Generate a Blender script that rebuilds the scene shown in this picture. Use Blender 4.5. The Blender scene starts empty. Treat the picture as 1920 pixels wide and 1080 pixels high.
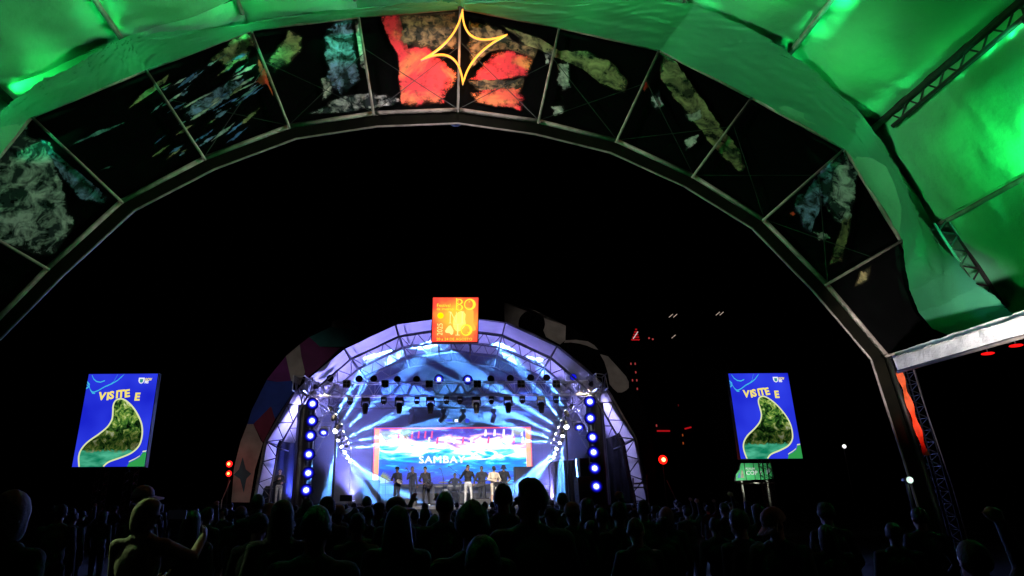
import bpy, bmesh, math, random
import numpy as np
from mathutils import Vector, Matrix, noise

random.seed(7)
SC = bpy.context.scene
COL = SC.collection
PI = math.pi
rad = math.radians

# ------------------------------------------------------------------ camera
FPX, CX, CY = 1181.0, 857.0, 540.0          # focal length and principal point in photo pixels (1920 x 1080)
PITCH = math.atan(400.0 / FPX)
ROLL = rad(0.4)
EYE = Vector((0, 0, 1.7))
_F = Vector((0, math.cos(PITCH), math.sin(PITCH)))
_R0 = Vector((1, 0, 0)); _U0 = _R0.cross(_F)
_R = _R0 * math.cos(ROLL) - _U0 * math.sin(ROLL)
_U = _U0 * math.cos(ROLL) + _R0 * math.sin(ROLL)
cam_d = bpy.data.cameras.new('camera')
cam_d.sensor_width = 36.0
cam_d.lens = 36.0 * FPX / 1920.0
cam_d.shift_x = (960.0 - CX) / 1920.0
cam_d.shift_y = 0.0
cam_d.clip_end = 3000
cam = bpy.data.objects.new('camera', cam_d); COL.objects.link(cam)
cam.matrix_world = Matrix.Translation(EYE) @ Matrix((_R, _U, -_F)).transposed().to_4x4()
SC.camera = cam

# ------------------------------------------------------------------ world, moon, exposure
w = bpy.data.worlds.new('World'); SC.world = w; w.use_nodes = True
nt = w.node_tree; nt.nodes.clear()
sky = nt.nodes.new('ShaderNodeTexSky'); sky.sky_type = 'NISHITA'; sky.sun_disc = False
sky.sun_elevation = rad(-8); sky.sun_rotation = rad(200)
bg = nt.nodes.new('ShaderNodeBackground'); bg.inputs['Strength'].default_value = 0.05
wo = nt.nodes.new('ShaderNodeOutputWorld')
nt.links.new(sky.outputs[0], bg.inputs[0]); nt.links.new(bg.outputs[0], wo.inputs[0])
moon_d = bpy.data.lights.new('moon', 'SUN'); moon_d.energy = 0.002; moon_d.angle = rad(.5)
moon = bpy.data.objects.new('moon', moon_d); COL.objects.link(moon); moon.rotation_euler = (rad(50), 0, rad(200))
SC.view_settings.view_transform = 'Standard'
SC.view_settings.look = 'None'
SC.view_settings.exposure = 0.0
SC.view_settings.gamma = 1.0
SC.render.engine = 'CYCLES'
SC.cycles.use_denoising = True
SC.cycles.max_bounces = 5
SC.cycles.diffuse_bounces = 0
SC.cycles.glossy_bounces = 2
SC.cycles.transmission_bounces = 3
SC.cycles.transparent_max_bounces = 8
SC.cycles.volume_bounces = 0
SC.cycles.sample_clamp_indirect = 3.0
SC.cycles.caustics_reflective = False
SC.cycles.caustics_refractive = False
SC.cycles.use_light_tree = True
SC.cycles.volume_step_rate = .5

# ------------------------------------------------------------------ helpers
def ray(px, py):
    return _F + _R * ((px - CX) / FPX) - _U * ((py - CY) / FPX)
def P(px, py, Y, k=0.0):
    """the point on the upright plane y = Y + k x that photo pixel (px, py) looks at"""
    d = ray(px, py); t = Y / (d.y - k * d.x)
    return EYE + d * t

def lin(c):
    if isinstance(c, str):
        c = c.lstrip('#'); c = [int(c[i:i + 2], 16) / 255 for i in (0, 2, 4)]
        c = [x / 12.92 if x <= .04045 else ((x + .055) / 1.055) ** 2.4 for x in c]
    return (c[0], c[1], c[2], 1.0)

MATS = {}
def M(name, col, rough=.6, metal=0., var=.2, scale=6., bump=0., bscale=30., spec=.5):
    if name in MATS: return MATS[name]
    m = bpy.data.materials.new(name); m.use_nodes = True; MATS[name] = m
    n = m.node_tree.nodes; l = m.node_tree.links; b = n['Principled BSDF']
    c = lin(col)
    tc = n.new('ShaderNodeTexCoord')
    nz = n.new('ShaderNodeTexNoise'); nz.inputs['Scale'].default_value = scale; nz.inputs['Detail'].default_value = 5
    l.new(tc.outputs['Object'], nz.inputs['Vector'])
    cr = n.new('ShaderNodeValToRGB')
    cr.color_ramp.elements[0].position = .3; cr.color_ramp.elements[1].position = .7
    cr.color_ramp.elements[0].color = tuple(x * (1 - var) for x in c[:3]) + (1,)
    cr.color_ramp.elements[1].color = tuple(min(1, x * (1 + var)) for x in c[:3]) + (1,)
    l.new(nz.outputs['Fac'], cr.inputs[0]); l.new(cr.outputs[0], b.inputs['Base Color'])
    b.inputs['Roughness'].default_value = rough; b.inputs['Metallic'].default_value = metal
    b.inputs['Specular IOR Level'].default_value = spec
    if bump:
        n2 = n.new('ShaderNodeTexNoise'); n2.inputs['Scale'].default_value = bscale; n2.inputs['Detail'].default_value = 4
        l.new(tc.outputs['Object'], n2.inputs['Vector'])
        bp = n.new('ShaderNodeBump'); bp.inputs['Strength'].default_value = bump; bp.inputs['Distance'].default_value = .05
        l.new(n2.outputs['Fac'], bp.inputs['Height']); l.new(bp.outputs[0], b.inputs['Normal'])
    return m
def EM(name, col, strength=1.0):
    if name in MATS: return MATS[name]
    m = bpy.data.materials.new(name); m.use_nodes = True; MATS[name] = m
    n = m.node_tree.nodes; l = m.node_tree.links; n.clear()
    e = n.new('ShaderNodeEmission'); o = n.new('ShaderNodeOutputMaterial')
    e.inputs[0].default_value = lin(col); e.inputs[1].default_value = strength
    l.new(e.outputs[0], o.inputs[0])
    return m

class MB:
    def __init__(s): s.v = []; s.f = []; s.m = []
    def add(s, vs, fs, mi=0):
        o = len(s.v); s.v += [tuple(x) for x in vs]
        for f in fs: s.f.append(tuple(i + o for i in f)); s.m.append(mi)
        return s
    def box(s, c, size, rot=None, mi=0):
        x, y, z = (d / 2 for d in size)
        vs = [Vector((a * x, b * y, d * z)) for a in (-1, 1) for b in (-1, 1) for d in (-1, 1)]
        if rot is not None: vs = [rot @ v for v in vs]
        vs = [v + Vector(c) for v in vs]
        return s.add(vs, [(0, 1, 3, 2), (4, 6, 7, 5), (0, 4, 5, 1), (2, 3, 7, 6), (0, 2, 6, 4), (1, 5, 7, 3)], mi)
    def tube(s, a, b, r, n=6, r2=None, mi=0):
        a = Vector(a); b = Vector(b); d = (b - a)
        if d.length < 1e-6: return s
        d.normalize(); u = d.orthogonal().normalized(); v = d.cross(u)
        r2 = r if r2 is None else r2
        vs = []
        for p, q in ((a, r), (b, r2)):
            for i in range(n):
                t = 2 * PI * i / n; vs.append(p + u * (q * math.cos(t)) + v * (q * math.sin(t)))
        fs = [(i, (i + 1) % n, n + (i + 1) % n, n + i) for i in range(n)] + [tuple(range(n))[::-1], tuple(range(n, 2 * n))]
        return s.add(vs, fs, mi)
    def path(s, pts, r, n=6, closed=False, mi=0):
        pts = [Vector(p) for p in pts]; N = len(pts); vs = []; fs = []
        up = None
        for i, p in enumerate(pts):
            a = pts[i - 1] if (i or closed) else p; b = pts[(i + 1) % N] if (i < N - 1 or closed) else p
            d = (b - a).normalized()
            if up is None: up = d.orthogonal().normalized()
            u = (up - d * up.dot(d)).normalized(); up = u; v = d.cross(u)
            rr = r[i] if isinstance(r, (list, tuple)) else r
            for k in range(n):
                t = 2 * PI * k / n; vs.append(p + u * (rr * math.cos(t)) + v * (rr * math.sin(t)))
        for i in range(N if closed else N - 1):
            j = (i + 1) % N
            for k in range(n): fs.append((i * n + k, i * n + (k + 1) % n, j * n + (k + 1) % n, j * n + k))
        if not closed: fs += [tuple(range(n))[::-1], tuple(range((N - 1) * n, N * n))]
        return s.add(vs, fs, mi)
    def ell(s, c, r, nu=14, nv=9, rot=None, mi=0):
        vs = [Vector((0, 0, -r[2]))]
        for j in range(1, nv):
            ph = -PI / 2 + PI * j / nv
            for i in range(nu):
                t = 2 * PI * i / nu
                vs.append(Vector((r[0] * math.cos(ph) * math.cos(t), r[1] * math.cos(ph) * math.sin(t), r[2] * math.sin(ph))))
        vs.append(Vector((0, 0, r[2]))); L = len(vs) - 1; fs = []
        for i in range(nu):
            fs.append((0, 1 + (i + 1) % nu, 1 + i))
            for j in range(nv - 2):
                a = 1 + j * nu; fs.append((a + i, a + (i + 1) % nu, a + nu + (i + 1) % nu, a + nu + i))
            a = 1 + (nv - 2) * nu; fs.append((a + i, a + (i + 1) % nu, L))
        if rot is not None: vs = [rot @ v for v in vs]
        return s.add([v + Vector(c) for v in vs], fs, mi)
    def lathe(s, prof, mat=None, n=16, mi=0):
        """prof: (radius, height) rows turned about local z; mat: 4x4 placing it"""
        vs = []; fs = []
        for (r, z) in prof:
            for i in range(n):
                t = 2 * PI * i / n; vs.append(Vector((r * math.cos(t), r * math.sin(t), z)))
        for j in range(len(prof) - 1):
            for i in range(n): fs.append((j * n + i, j * n + (i + 1) % n, (j + 1) * n + (i + 1) % n, (j + 1) * n + i))
        if prof[0][0] > 1e-4: fs.append(tuple(range(n))[::-1])
        if prof[-1][0] > 1e-4: fs.append(tuple(range((len(prof) - 1) * n, len(prof) * n)))
        if mat is not None: vs = [mat @ v for v in vs]
        return s.add(vs, fs, mi)
    def prism(s, pts, off, mi=0):
        pts = [Vector(p) for p in pts]; off = Vector(off); n = len(pts)
        fs = [tuple(range(n)), tuple(range(n, 2 * n))[::-1]] + [(i, n + i, n + (i + 1) % n, (i + 1) % n) for i in range(n)]
        return s.add(pts + [p + off for p in pts], fs, mi)
    def poly(s, pts, mi=0):
        return s.add([Vector(p) for p in pts], [tuple(range(len(pts)))], mi)
    def grid(s, fn, nu, nv, mi=0):
        vs = [fn(i / nu, j / nv) for j in range(nv + 1) for i in range(nu + 1)]
        fs = [(j * (nu + 1) + i, j * (nu + 1) + i + 1, (j + 1) * (nu + 1) + i + 1, (j + 1) * (nu + 1) + i) for j in range(nv) for i in range(nu)]
        return s.add(vs, fs, mi)
    def mesh(s, name, mats):
        me = bpy.data.meshes.new(name); me.from_pydata(s.v, [], s.f)
        mats = mats if isinstance(mats, (list, tuple)) else [mats]
        for m in mats: me.materials.append(m)
        if len(mats) > 1: me.polygons.foreach_set('material_index', s.m)
        me.update(); return me
    def build(s, name, mats, parent=None, smooth=False, local=False):
        me = s.mesh(name, mats)
        if smooth: me.polygons.foreach_set('use_smooth', [True] * len(me.polygons))
        return link(name, me, parent, local)

def wmat(o):
    m = o.matrix_parent_inverse @ o.matrix_basis if o.parent else o.matrix_basis.copy()
    return wmat(o.parent) @ m if o.parent else m
def link(name, data, parent=None, local=False):
    o = bpy.data.objects.new(name, data); COL.objects.link(o)
    if parent is not None:
        o.parent = parent
        if not local:      # data is in world coordinates: undo every ancestor's placement
            o.matrix_parent_inverse = wmat(parent).inverted()
    return o
def thing(name, label, cat, loc=(0, 0, 0), group=None, rotz=0.):
    o = bpy.data.objects.new(name, None); COL.objects.link(o)
    o.empty_display_size = .1
    o.location = loc; o.rotation_euler = (0, 0, rotz)
    return tag(o, label, cat, group)
def tag(o, label=None, cat=None, group=None, kind=None):
    if label: o['label'] = label
    if cat: o['category'] = cat
    if group: o['group'] = group
    if kind: o['kind'] = kind
    return o
def dup(o, parent=None):
    c = o.copy(); COL.objects.link(c)
    if parent is not None: c.parent = parent
    for ch in o.children: dup(ch, c)
    return c
def aim(loc, target):
    """matrix whose local z looks from loc to target"""
    d = (Vector(target) - Vector(loc)).normalized()
    return Matrix.Translation(loc) @ d.to_track_quat('Z', 'Y').to_matrix().to_4x4()
def spot(loc, target, power, deg, col, parent=None, blend=.15, radius=.05, name='lamp_light'):
    d = bpy.data.lights.new(name, 'SPOT'); d.energy = power; d.spot_size = rad(deg); d.spot_blend = blend
    d.color = col[:3]; d.shadow_soft_size = radius
    o = bpy.data.objects.new(name, d); COL.objects.link(o)
    q = (Vector(target) - Vector(loc)).normalized().to_track_quat('-Z', 'Y')
    o.matrix_world = Matrix.Translation(loc) @ q.to_matrix().to_4x4()
    if parent: o.parent = parent; o.matrix_parent_inverse = wmat(parent).inverted()
    return o
def point(loc, power, col, parent=None, radius=.1, name='lamp_light'):
    d = bpy.data.lights.new(name, 'POINT'); d.energy = power; d.color = col[:3]; d.shadow_soft_size = radius
    o = bpy.data.objects.new(name, d); COL.objects.link(o); o.location = loc
    if parent: o.parent = parent; o.matrix_parent_inverse = wmat(parent).inverted()
    return o
def text_mb(s, size=1., offset=0., extrude=0., spacing=1.):
    """outline text as raw (verts, faces), lying in xy, lower left at the origin"""
    c = bpy.data.curves.new('t', 'FONT'); c.body = s; c.size = size; c.offset = offset; c.extrude = extrude
    c.resolution_u = 3; c.space_character = spacing
    o = bpy.data.objects.new('t', c); COL.objects.link(o)
    bpy.context.view_layer.update()
    dg = bpy.context.evaluated_depsgraph_get()
    me = o.evaluated_get(dg).to_mesh()
    vs = [v.co.copy() for v in me.vertices]; fs = [tuple(p.vertices) for p in me.polygons]
    o.evaluated_get(dg).to_mesh_clear()
    bpy.data.objects.remove(o); bpy.data.curves.remove(c)
    return vs, fs

# ------------------------------------------------------------------ materials
ALU = M('aluminium', (.62, .62, .64), .35, .9, .1)
STEEL_W = M('painted steel', (.30, .25, .22), .5, .1, .4, 5)
BLACK = M('black plastic', (.012, .012, .014), .45, 0, .3)
BLACKCLOTH = M('black cloth', (.008, .008, .009), .9, 0, .3, 10, .3)
VINYL = M('black vinyl', (.0013, .0013, .0015), .8, 0, .3, 3, .15, 8, .04)
def fabric(name, col, trans=.35, rough=.5, wr=.35):
    if name in MATS: return MATS[name]
    m = M(name, col, rough, 0, .1, 1.2, wr, 2.5, .35)
    n = m.node_tree.nodes; l = m.node_tree.links
    b = n['Principled BSDF']; out = n['Material Output']
    t = n.new('ShaderNodeBsdfTranslucent'); t.inputs[0].default_value = lin(col)
    mx = n.new('ShaderNodeMixShader'); mx.inputs[0].default_value = trans
    l.new(b.outputs[0], mx.inputs[1]); l.new(t.outputs[0], mx.inputs[2]); l.new(mx.outputs[0], out.inputs[0])
    return m
ROOFCLOTH = fabric('green-light-tinted roof cloth', (.15, .60, .30), .12, .42, .9)  # white cloth; green lamplight is mixed into its base colour
VAULTCLOTH = fabric('white vault cloth', (.72, .72, .72), .1, .6, .35)
def print_mat(name, c1, c2, scale=3., lo=.42, hi=.6, trans=.08, soft=False):
    """printed blotchy picture on a vinyl that lets light through"""
    if name in MATS: return MATS[name]
    m = bpy.data.materials.new(name); m.use_nodes = True; MATS[name] = m
    n = m.node_tree.nodes; l = m.node_tree.links; b = n['Principled BSDF']; out = n['Material Output']
    tc = n.new('ShaderNodeTexCoord')
    nz = n.new('ShaderNodeTexNoise'); nz.inputs['Scale'].default_value = scale; nz.inputs['Detail'].default_value = 7
    nz.inputs['Roughness'].default_value = .62; nz.inputs['Distortion'].default_value = .6
    l.new(tc.outputs['Object'], nz.inputs['Vector'])
    cr = n.new('ShaderNodeValToRGB'); cr.color_ramp.elements[0].position = lo; cr.color_ramp.elements[1].position = hi
    cr.color_ramp.elements[0].color = lin(c2); cr.color_ramp.elements[1].color = lin(c1)
    l.new(nz.outputs['Fac'], cr.inputs[0]); l.new(cr.outputs[0], b.inputs['Base Color'])
    b.inputs['Roughness'].default_value = .6
    t = n.new('ShaderNodeBsdfTranslucent'); l.new(cr.outputs[0], t.inputs[0])
    mx = n.new('ShaderNodeMixShader'); mx.inputs[0].default_value = trans
    l.new(b.outputs[0], mx.inputs[1]); l.new(t.outputs[0], mx.inputs[2]); l.new(mx.outputs[0], out.inputs[0])
    if soft:      # ink thins out towards the edge of the motif, broken up by grain
        at = n.new('ShaderNodeAttribute'); at.attribute_name = 'ink'
        g1 = n.new('ShaderNodeTexNoise'); g1.inputs['Scale'].default_value = 5.; g1.inputs['Detail'].default_value = 8; g1.inputs['Roughness'].default_value = .68
        l.new(tc.outputs['Object'], g1.inputs['Vector'])
        ma = n.new('ShaderNodeMath'); ma.operation = 'MULTIPLY_ADD'; ma.inputs[1].default_value = 2.6; ma.inputs[2].default_value = -1.3; l.new(g1.outputs[0], ma.inputs[0])
        ad = n.new('ShaderNodeMath'); ad.operation = 'ADD'; l.new(at.outputs['Fac'], ad.inputs[0]); l.new(ma.outputs[0], ad.inputs[1])
        mr = n.new('ShaderNodeMapRange'); mr.inputs[1].default_value = .22; mr.inputs[2].default_value = .95; l.new(ad.outputs[0], mr.inputs[0])
        tr = n.new('ShaderNodeBsdfTransparent'); m2 = n.new('ShaderNodeMixShader')
        l.new(mr.outputs[0], m2.inputs[0]); l.new(tr.outputs[0], m2.inputs[1]); l.new(mx.outputs[0], m2.inputs[2]); l.new(m2.outputs[0], out.inputs[0])
    return m

# ------------------------------------------------------------------ ground
GROUND = M('trodden grass', (.004, .0045, .003), .95, 0, .4, 3, .6, 12)
tag(MB().grid(lambda u, v: Vector((-600 + 1200 * u, -200 + 1400 * v, 0)), 24, 24).build('ground', GROUND), kind='structure')

# ------------------------------------------------------------------ the festival tent the camera stands in
K = 0.088
TI = [(-9.3, 0), (-9.08, 2.43), (-8.86, 4.48), (-7.86, 5.98), (-6.73, 7.45), (-5.24, 8.5), (-3.58, 9.35), (-1.8, 9.77), (.05, 9.95),
      (1.85, 9.75), (3.6, 9.33), (5.26, 8.51), (6.72, 7.49), (7.87, 6.02), (8.86, 4.48), (9.08, 2.43), (9.3, 0)]
TO = [None, None, (-10.6, 4.93), (-9.82, 7.08), (-8.82, 9.33), (-6.72, 10.62), (-4.62, 11.83), (-2.24, 12.37), (.12, 12.78),
      (2.48, 12.39), (4.87, 11.88), (6.97, 10.66), (9.0, 9.38), (9.82, 7.08), (10.6, 4.93), None, None]
DRIFT = .03
def T(xz, v=0., dz=0.):
    """point of the tent: frame corner xz moved v metres back from the mouth"""
    return Vector((xz[0] + DRIFT * v, 12 + K * xz[0] - v, xz[1] + dz))
tent = thing('festival_tent', 'green-lit arched festival tent with printed black fascia panels above its open mouth', 'tent', (0, 12, 0))
# roof panels, one per bay of the polygon
def roof_bay(i, v0, v1):
    a, b = TO[i], TO[i + 1]
    nrm = Vector((-(b[1] - a[1]), 0, b[0] - a[0])).normalized()
    def fn(u, t):
        v = v0 + (v1 - v0) * t
        p = T(a, v).lerp(T(b, v), u)
        sag = .16 * math.sin(PI * u) * math.sin(PI * t) ** .6
        q = noise.noise(Vector((i * 7.1 + u * 2.2, v * .55, 3.3))) * .10 * math.sin(PI * u)
        q += .035 * math.sin(v * 9 + 4 * noise.noise(Vector((u * 2, v * .4, i)))) * math.exp(-6 * min(u, 1 - u)) * (.4 + abs(noise.noise(Vector((v * .8, i * 3.3, 0)))))
        c_ = math.exp(-3.5 * min(u, 1 - u)) * math.exp(-2.2 * min(t, 1 - t))      # pull folds that run out of the fixings
        q += .05 * c_ * noise.noise(Vector((u * 5 + t * 24, v * 1.1 - u * 9, i * 5.)))
        q += .022 * noise.noise(Vector((u * 3.5, v * 4.2, i * 2.7 + 1))) * math.sin(PI * u)
        return p - nrm * (sag + q)
    return fn
V_RINGS = (1.3, 6.0, 11.0, 16.0)
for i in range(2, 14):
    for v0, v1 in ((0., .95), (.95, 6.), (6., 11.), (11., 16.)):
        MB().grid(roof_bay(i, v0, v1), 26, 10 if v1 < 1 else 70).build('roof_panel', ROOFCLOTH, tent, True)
# lattice arches that carry the roof
DARKSTEEL = M('dark galvanised steel', (.025, .025, .023), .5, .4, .3)
for v in V_RINGS:
    mb = MB()
    for i in range(2, 14):
        a, b = TO[i], TO[i + 1]
        if v < 2 and i < 13: continue
        c1, c2 = T(a, v, -.06), T(b, v, -.06)
        nrm = Vector((-(b[1] - a[1]), 0, b[0] - a[0])).normalized() * .32
        mb.tube(c1, c2, .045); mb.tube(c1 - nrm, c2 - nrm, .04)
        n = 6
        for k in range(n):
            p, q = c1.lerp(c2, k / n), c1.lerp(c2, (k + .5) / n) - nrm
            mb.tube(p, q, .018, 5); mb.tube(q, c1.lerp(c2, (k + 1) / n), .018, 5)
    mb.build('roof_arch', DARKSTEEL, tent)
# purlins along the tent at every corner
for i in range(2, 15):
    r = .075 if i in (4, 12) else .05
    mb = MB().tube(T(TO[i], .6, -.1), T(TO[i], 16, -.1), r, 8)
    if i in (4, 12):
        s = -.38
        mb.tube(T(TO[i], 1.5, s), T(TO[i], 16, s), .05, 6)
        for k in range(3, 32): mb.tube(T(TO[i], k * .5, -.1), T(TO[i], k * .5 + .25, s), .018, 5).tube(T(TO[i], k * .5 + .25, s), T(TO[i], k * .5 + .5, -.1), .018, 5)
    mb.build('purlin', DARKSTEEL if i in (4, 12) else STEEL_W, tent)
# mouth frame: inner double tube, outer tube, posts
for j in range(len(TI) - 1):
    mb = MB().tube(T(TI[j]), T(TI[j + 1]), .047, 10)
    mb.build('inner_tube', STEEL_W if 1 < j < 14 else DARKSTEEL, tent, True)  # legs take the dark steel to paint their fade into shade
    c = Vector((0, 12, 3))
    def off(p, d=.27):
        q = Vector((-p[0], 0, 3.0 - p[1])) if p[1] > 3 else Vector((-p[0], 0, 0)); q.normalize()
        return T(p) + q * d + Vector((0, .12, 0))
    MB().tube(off(TI[j]), off(TI[j + 1]), .022, 6).build('lower_tube', STEEL_W, tent)
    a, b = T(TI[j]) + Vector((0, .05, 0)), T(TI[j + 1]) + Vector((0, .05, 0))
    MB().poly([a, b, off(TI[j + 1]), off(TI[j])]).build('edge_strip', M('dark olive canvas', (.004, .0035, .0015), .8, 0, .5, 4, 0, 30, .08), tent)
for j in range(2, 14):
    MB().tube(T(TO[j]), T(TO[j + 1]), .05, 8).build('outer_tube', STEEL_W, tent, True)
for j in range(2, 15):
    d = (T(TI[j]) - T(TO[j])).normalized() * .12
    MB().tube(T(TO[j]) + Vector((0, -.06, 0)), T(TI[j]) + Vector((0, -.1, 0)) + d, .029, 8).build('fascia_post', STEEL_W, tent, True)
for j in range(2, 14):
    if j in (2, 3, 4, 13): continue
    a, b = T(TO[j]).lerp(T(TI[j]), .35), T(TI[j + 1])
    c, d = T(TI[j]), T(TO[j + 1]).lerp(T(TI[j + 1]), .4)
    y = Vector((0, -.03, 0))
    MB().tube(a + y, b + y, .008, 4).build('bracing_wire', BLACK, tent)
    MB().tube(c + y, d + y, .008, 4).build('bracing_wire', BLACK, tent)
# fascia panels
for j in range(2, 14):
    def fn(u, v, j=j):
        p = T(TO[j]).lerp(T(TO[j + 1]), u).lerp(T(TI[j]).lerp(T(TI[j + 1]), u), v)
        return p + Vector((0, .10 + .03 * math.sin(PI * u) * math.sin(PI * v) + .008 * noise.noise(p * 3), 0))
    MB().grid(fn, 10, 10).build('fascia_panel', VINYL, tent, True)
# printed motif on the fascia: pale, blue, olive and fiery areas that show through the vinyl
PC = {
    'bark': print_mat('print bark', (.92, .90, .88), (.015, .02, .03), 3.4, .44, .62, soft=True),
    'slate': print_mat('print slate blue', (.45, .58, .98), (.006, .01, .022), 3.8, .44, .64, soft=True),
    'olive': print_mat('print olive', (.62, .52, .26), (.02, .018, .008), 3.2, .38, .66, soft=True),
    'pale': print_mat('print pale', (.90, .84, .78), (.20, .19, .2), 4, .35, .6, soft=True),
    'blue': print_mat('print blue', (.20, .38, .90), (.03, .05, .14), 4, .35, .65, soft=True),
    'teal': print_mat('print teal', (.28, .55, .58), (.04, .08, .09), 4, .35, .65, soft=True),
    'fire': print_mat('print fire', (1.0, .50, .12), (.98, .05, .07), 1.0, .50, .72, soft=True),
    'red': print_mat('print red', (.98, .10, .05), (.6, .03, .02), 3, .35, .65, soft=True),
    'umber': print_mat('print umber', (.36, .24, .12), (.01, .01, .006), 6, .42, .62, soft=True),
}
FP = [
    ('bark', [(-60, 262), (0, 262), (50, 235), (60, 262), (95, 268), (108, 330), (138, 420), (108, 470), (60, 475), (0, 452), (-60, 440)]),
    ('slate', [(70, 255), (110, 290), (200, 366), (196, 380), (150, 372), (122, 340)]),
    ('teal', [(130, 274), (180, 247), (236, 228), (200, 246)]), ('teal', [(182, 322), (208, 311), (206, 315)]),
    ('olive', [(243, 202), (262, 178), (290, 158), (318, 138), (308, 156), (275, 182)]),
    ('slate', [(345, 216), (366, 190), (400, 170), (430, 150), (455, 150), (450, 166), (412, 196), (362, 221)]),
    ('olive', [(395, 112), (430, 78), (462, 58), (476, 78), (462, 110), (430, 127), (412, 118)]),
    ('red', [(484, 108), (497, 130), (503, 148), (513, 182), (501, 159), (479, 155), (487, 140)]),
    ('olive', [(505, 112), (525, 82), (542, 58), (568, 70), (562, 97), (540, 122), (515, 135)]),
    ('slate', [(612, 62), (632, 42), (660, 38), (663, 90), (676, 150), (640, 172), (616, 150), (608, 100)]),
    ('pale', [(666, 44), (673, 44), (686, 132), (676, 122)]),
    ('bark', [(585, 212), (640, 180), (700, 176), (748, 186), (738, 197), (640, 212)]),
    ('pale', [(604, 150), (618, 150), (622, 176), (606, 182)]),
    ('fire', [(716, 30), (748, 27), (742, 60), (756, 90), (800, 88), (826, 112), (852, 132), (856, 148), (834, 176), (830, 191), (752, 197), (746, 105), (728, 72)]),
    ('umber', [(750, 29), (800, 26), (858, 24), (858, 88), (820, 96), (800, 86), (758, 86), (746, 60)]),
    ('fire', [(884, 147), (925, 102), (960, 95), (998, 112), (986, 142), (950, 148), (900, 152)]),
    ('umber', [(882, 152), (950, 150), (982, 146), (976, 166), (940, 172), (892, 168)]),
    ('fire', [(890, 176), (930, 166), (977, 164), (978, 206), (930, 200), (895, 190)]),
    ('olive', [(945, 50), (1010, 70), (1042, 96), (1100, 95), (1150, 120), (1172, 150), (1170, 171), (1130, 160), (1098, 132), (1040, 108), (980, 80)]),
    ('umber', [(880, 40), (935, 52), (960, 76), (1010, 92), (1000, 108), (960, 92), (920, 96), (880, 130)]),
    ('pale', [(1045, 122), (1064, 118), (1068, 160), (1056, 168), (1045, 150)]), ('pale', [(1035, 201), (1055, 198), (1058, 214), (1040, 216)]),
    ('bark', [(1020, 100), (1036, 92), (1040, 112), (1024, 118)]),
    ('olive', [(1240, 100), (1266, 112), (1312, 180), (1352, 236), (1386, 280), (1396, 310), (1386, 321), (1350, 290), (1310, 240), (1270, 190), (1240, 150)]),
    ('pale', [(1283, 264), (1312, 250), (1308, 266), (1288, 281)]), ('pale', [(1286, 214), (1312, 206), (1316, 222), (1296, 228)]),
    ('red', [(1204, 163), (1212, 150), (1216, 162), (1208, 172)]), ('bark', [(1218, 184), (1236, 172), (1244, 196), (1228, 204)]),
    ('slate', [(1482, 380), (1520, 345), (1556, 302), (1584, 286), (1578, 340), (1560, 372), (1536, 396), (1520, 440), (1504, 430), (1500, 402)]),
    ('bark', [(1560, 302), (1590, 286), (1607, 312), (1604, 372), (1590, 420), (1566, 412), (1548, 380), (1560, 352)]),
    ('olive', [(1594, 404), (1592, 440), (1580, 486), (1558, 491), (1570, 448), (1580, 412)]),
    ('pale', [(1528, 436), (1552, 438), (1556, 446), (1536, 450)]), ('red', [(1479, 400), (1487, 396), (1493, 401), (1486, 406)]),
    ('olive', [(1605, 535), (1612, 510), (1632, 500), (1628, 526)]),
]
for k in range(80):      # shoal of small darts
    x, y = random.uniform(290, 480), random.uniform(95, 290)
    if y < 330 - x * .5 - 20 or y > 400 - x * .32: continue
    L = random.uniform(8, 34); a = rad(random.uniform(-42, -24)); t = random.uniform(1.5, 4)
    dx, dy = math.cos(a) * L, math.sin(a) * L; nx, ny = -math.sin(a) * t, math.cos(a) * t
    FP.append((random.choice(['olive', 'slate', 'blue', 'pale', 'teal', 'pale', 'blue']), [(x - dx, y - dy), (x + nx, y + ny), (x + dx, y + dy), (x - nx, y - ny)]))
def ragged(pts, amp=2.6, step=6.):
    out = []
    for i, a in enumerate(pts):
        b = pts[(i + 1) % len(pts)]; L = math.hypot(b[0] - a[0], b[1] - a[1]); n = max(1, int(L / step))
        for k in range(n):
            x, y = a[0] + (b[0] - a[0]) * k / n, a[1] + (b[1] - a[1]) * k / n
            if k: x += random.uniform(-amp, amp); y += random.uniform(-amp, amp)
            out.append((x, y))
    return out
for k, (c, pts) in enumerate(FP):
    dep = 12.035 - .0012 * k
    rp = ragged(pts, 2.0, 9.); n_ = len(rp); cx_, cy_ = sum(p[0] for p in rp) / n_, sum(p[1] for p in rp) / n_
    big = max(p[0] for p in rp) - min(p[0] for p in rp) + max(p[1] for p in rp) - min(p[1] for p in rp)
    so, si = 1 + 22. / (big + 10), max(.25, 1 - 64. / (big + 10))
    rings = [[(cx_ + (x - cx_) * q, cy_ + (y - cy_) * q) for x, y in rp] for q in (so, 1., (1 + si) / 2, si)]
    mb = MB(); mb.add([P(x, y, dep, K) for r in rings for x, y in r] + [P(cx_, cy_, dep, K)],
                      [(a * n_ + q, a * n_ + (q + 1) % n_, (a + 1) * n_ + (q + 1) % n_, (a + 1) * n_ + q) for a in range(3) for q in range(n_)] + [(3 * n_ + q, 3 * n_ + (q + 1) % n_, 4 * n_) for q in range(n_)])
    o_ = mb.build('print_patch', PC[c], tent)
    at_ = o_.data.attributes.new('ink', 'FLOAT', 'POINT'); at_.data.foreach_set('value', [0.] * n_ + [.45] * n_ + [.85] * n_ + [1.] * (n_ + 1))
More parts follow.
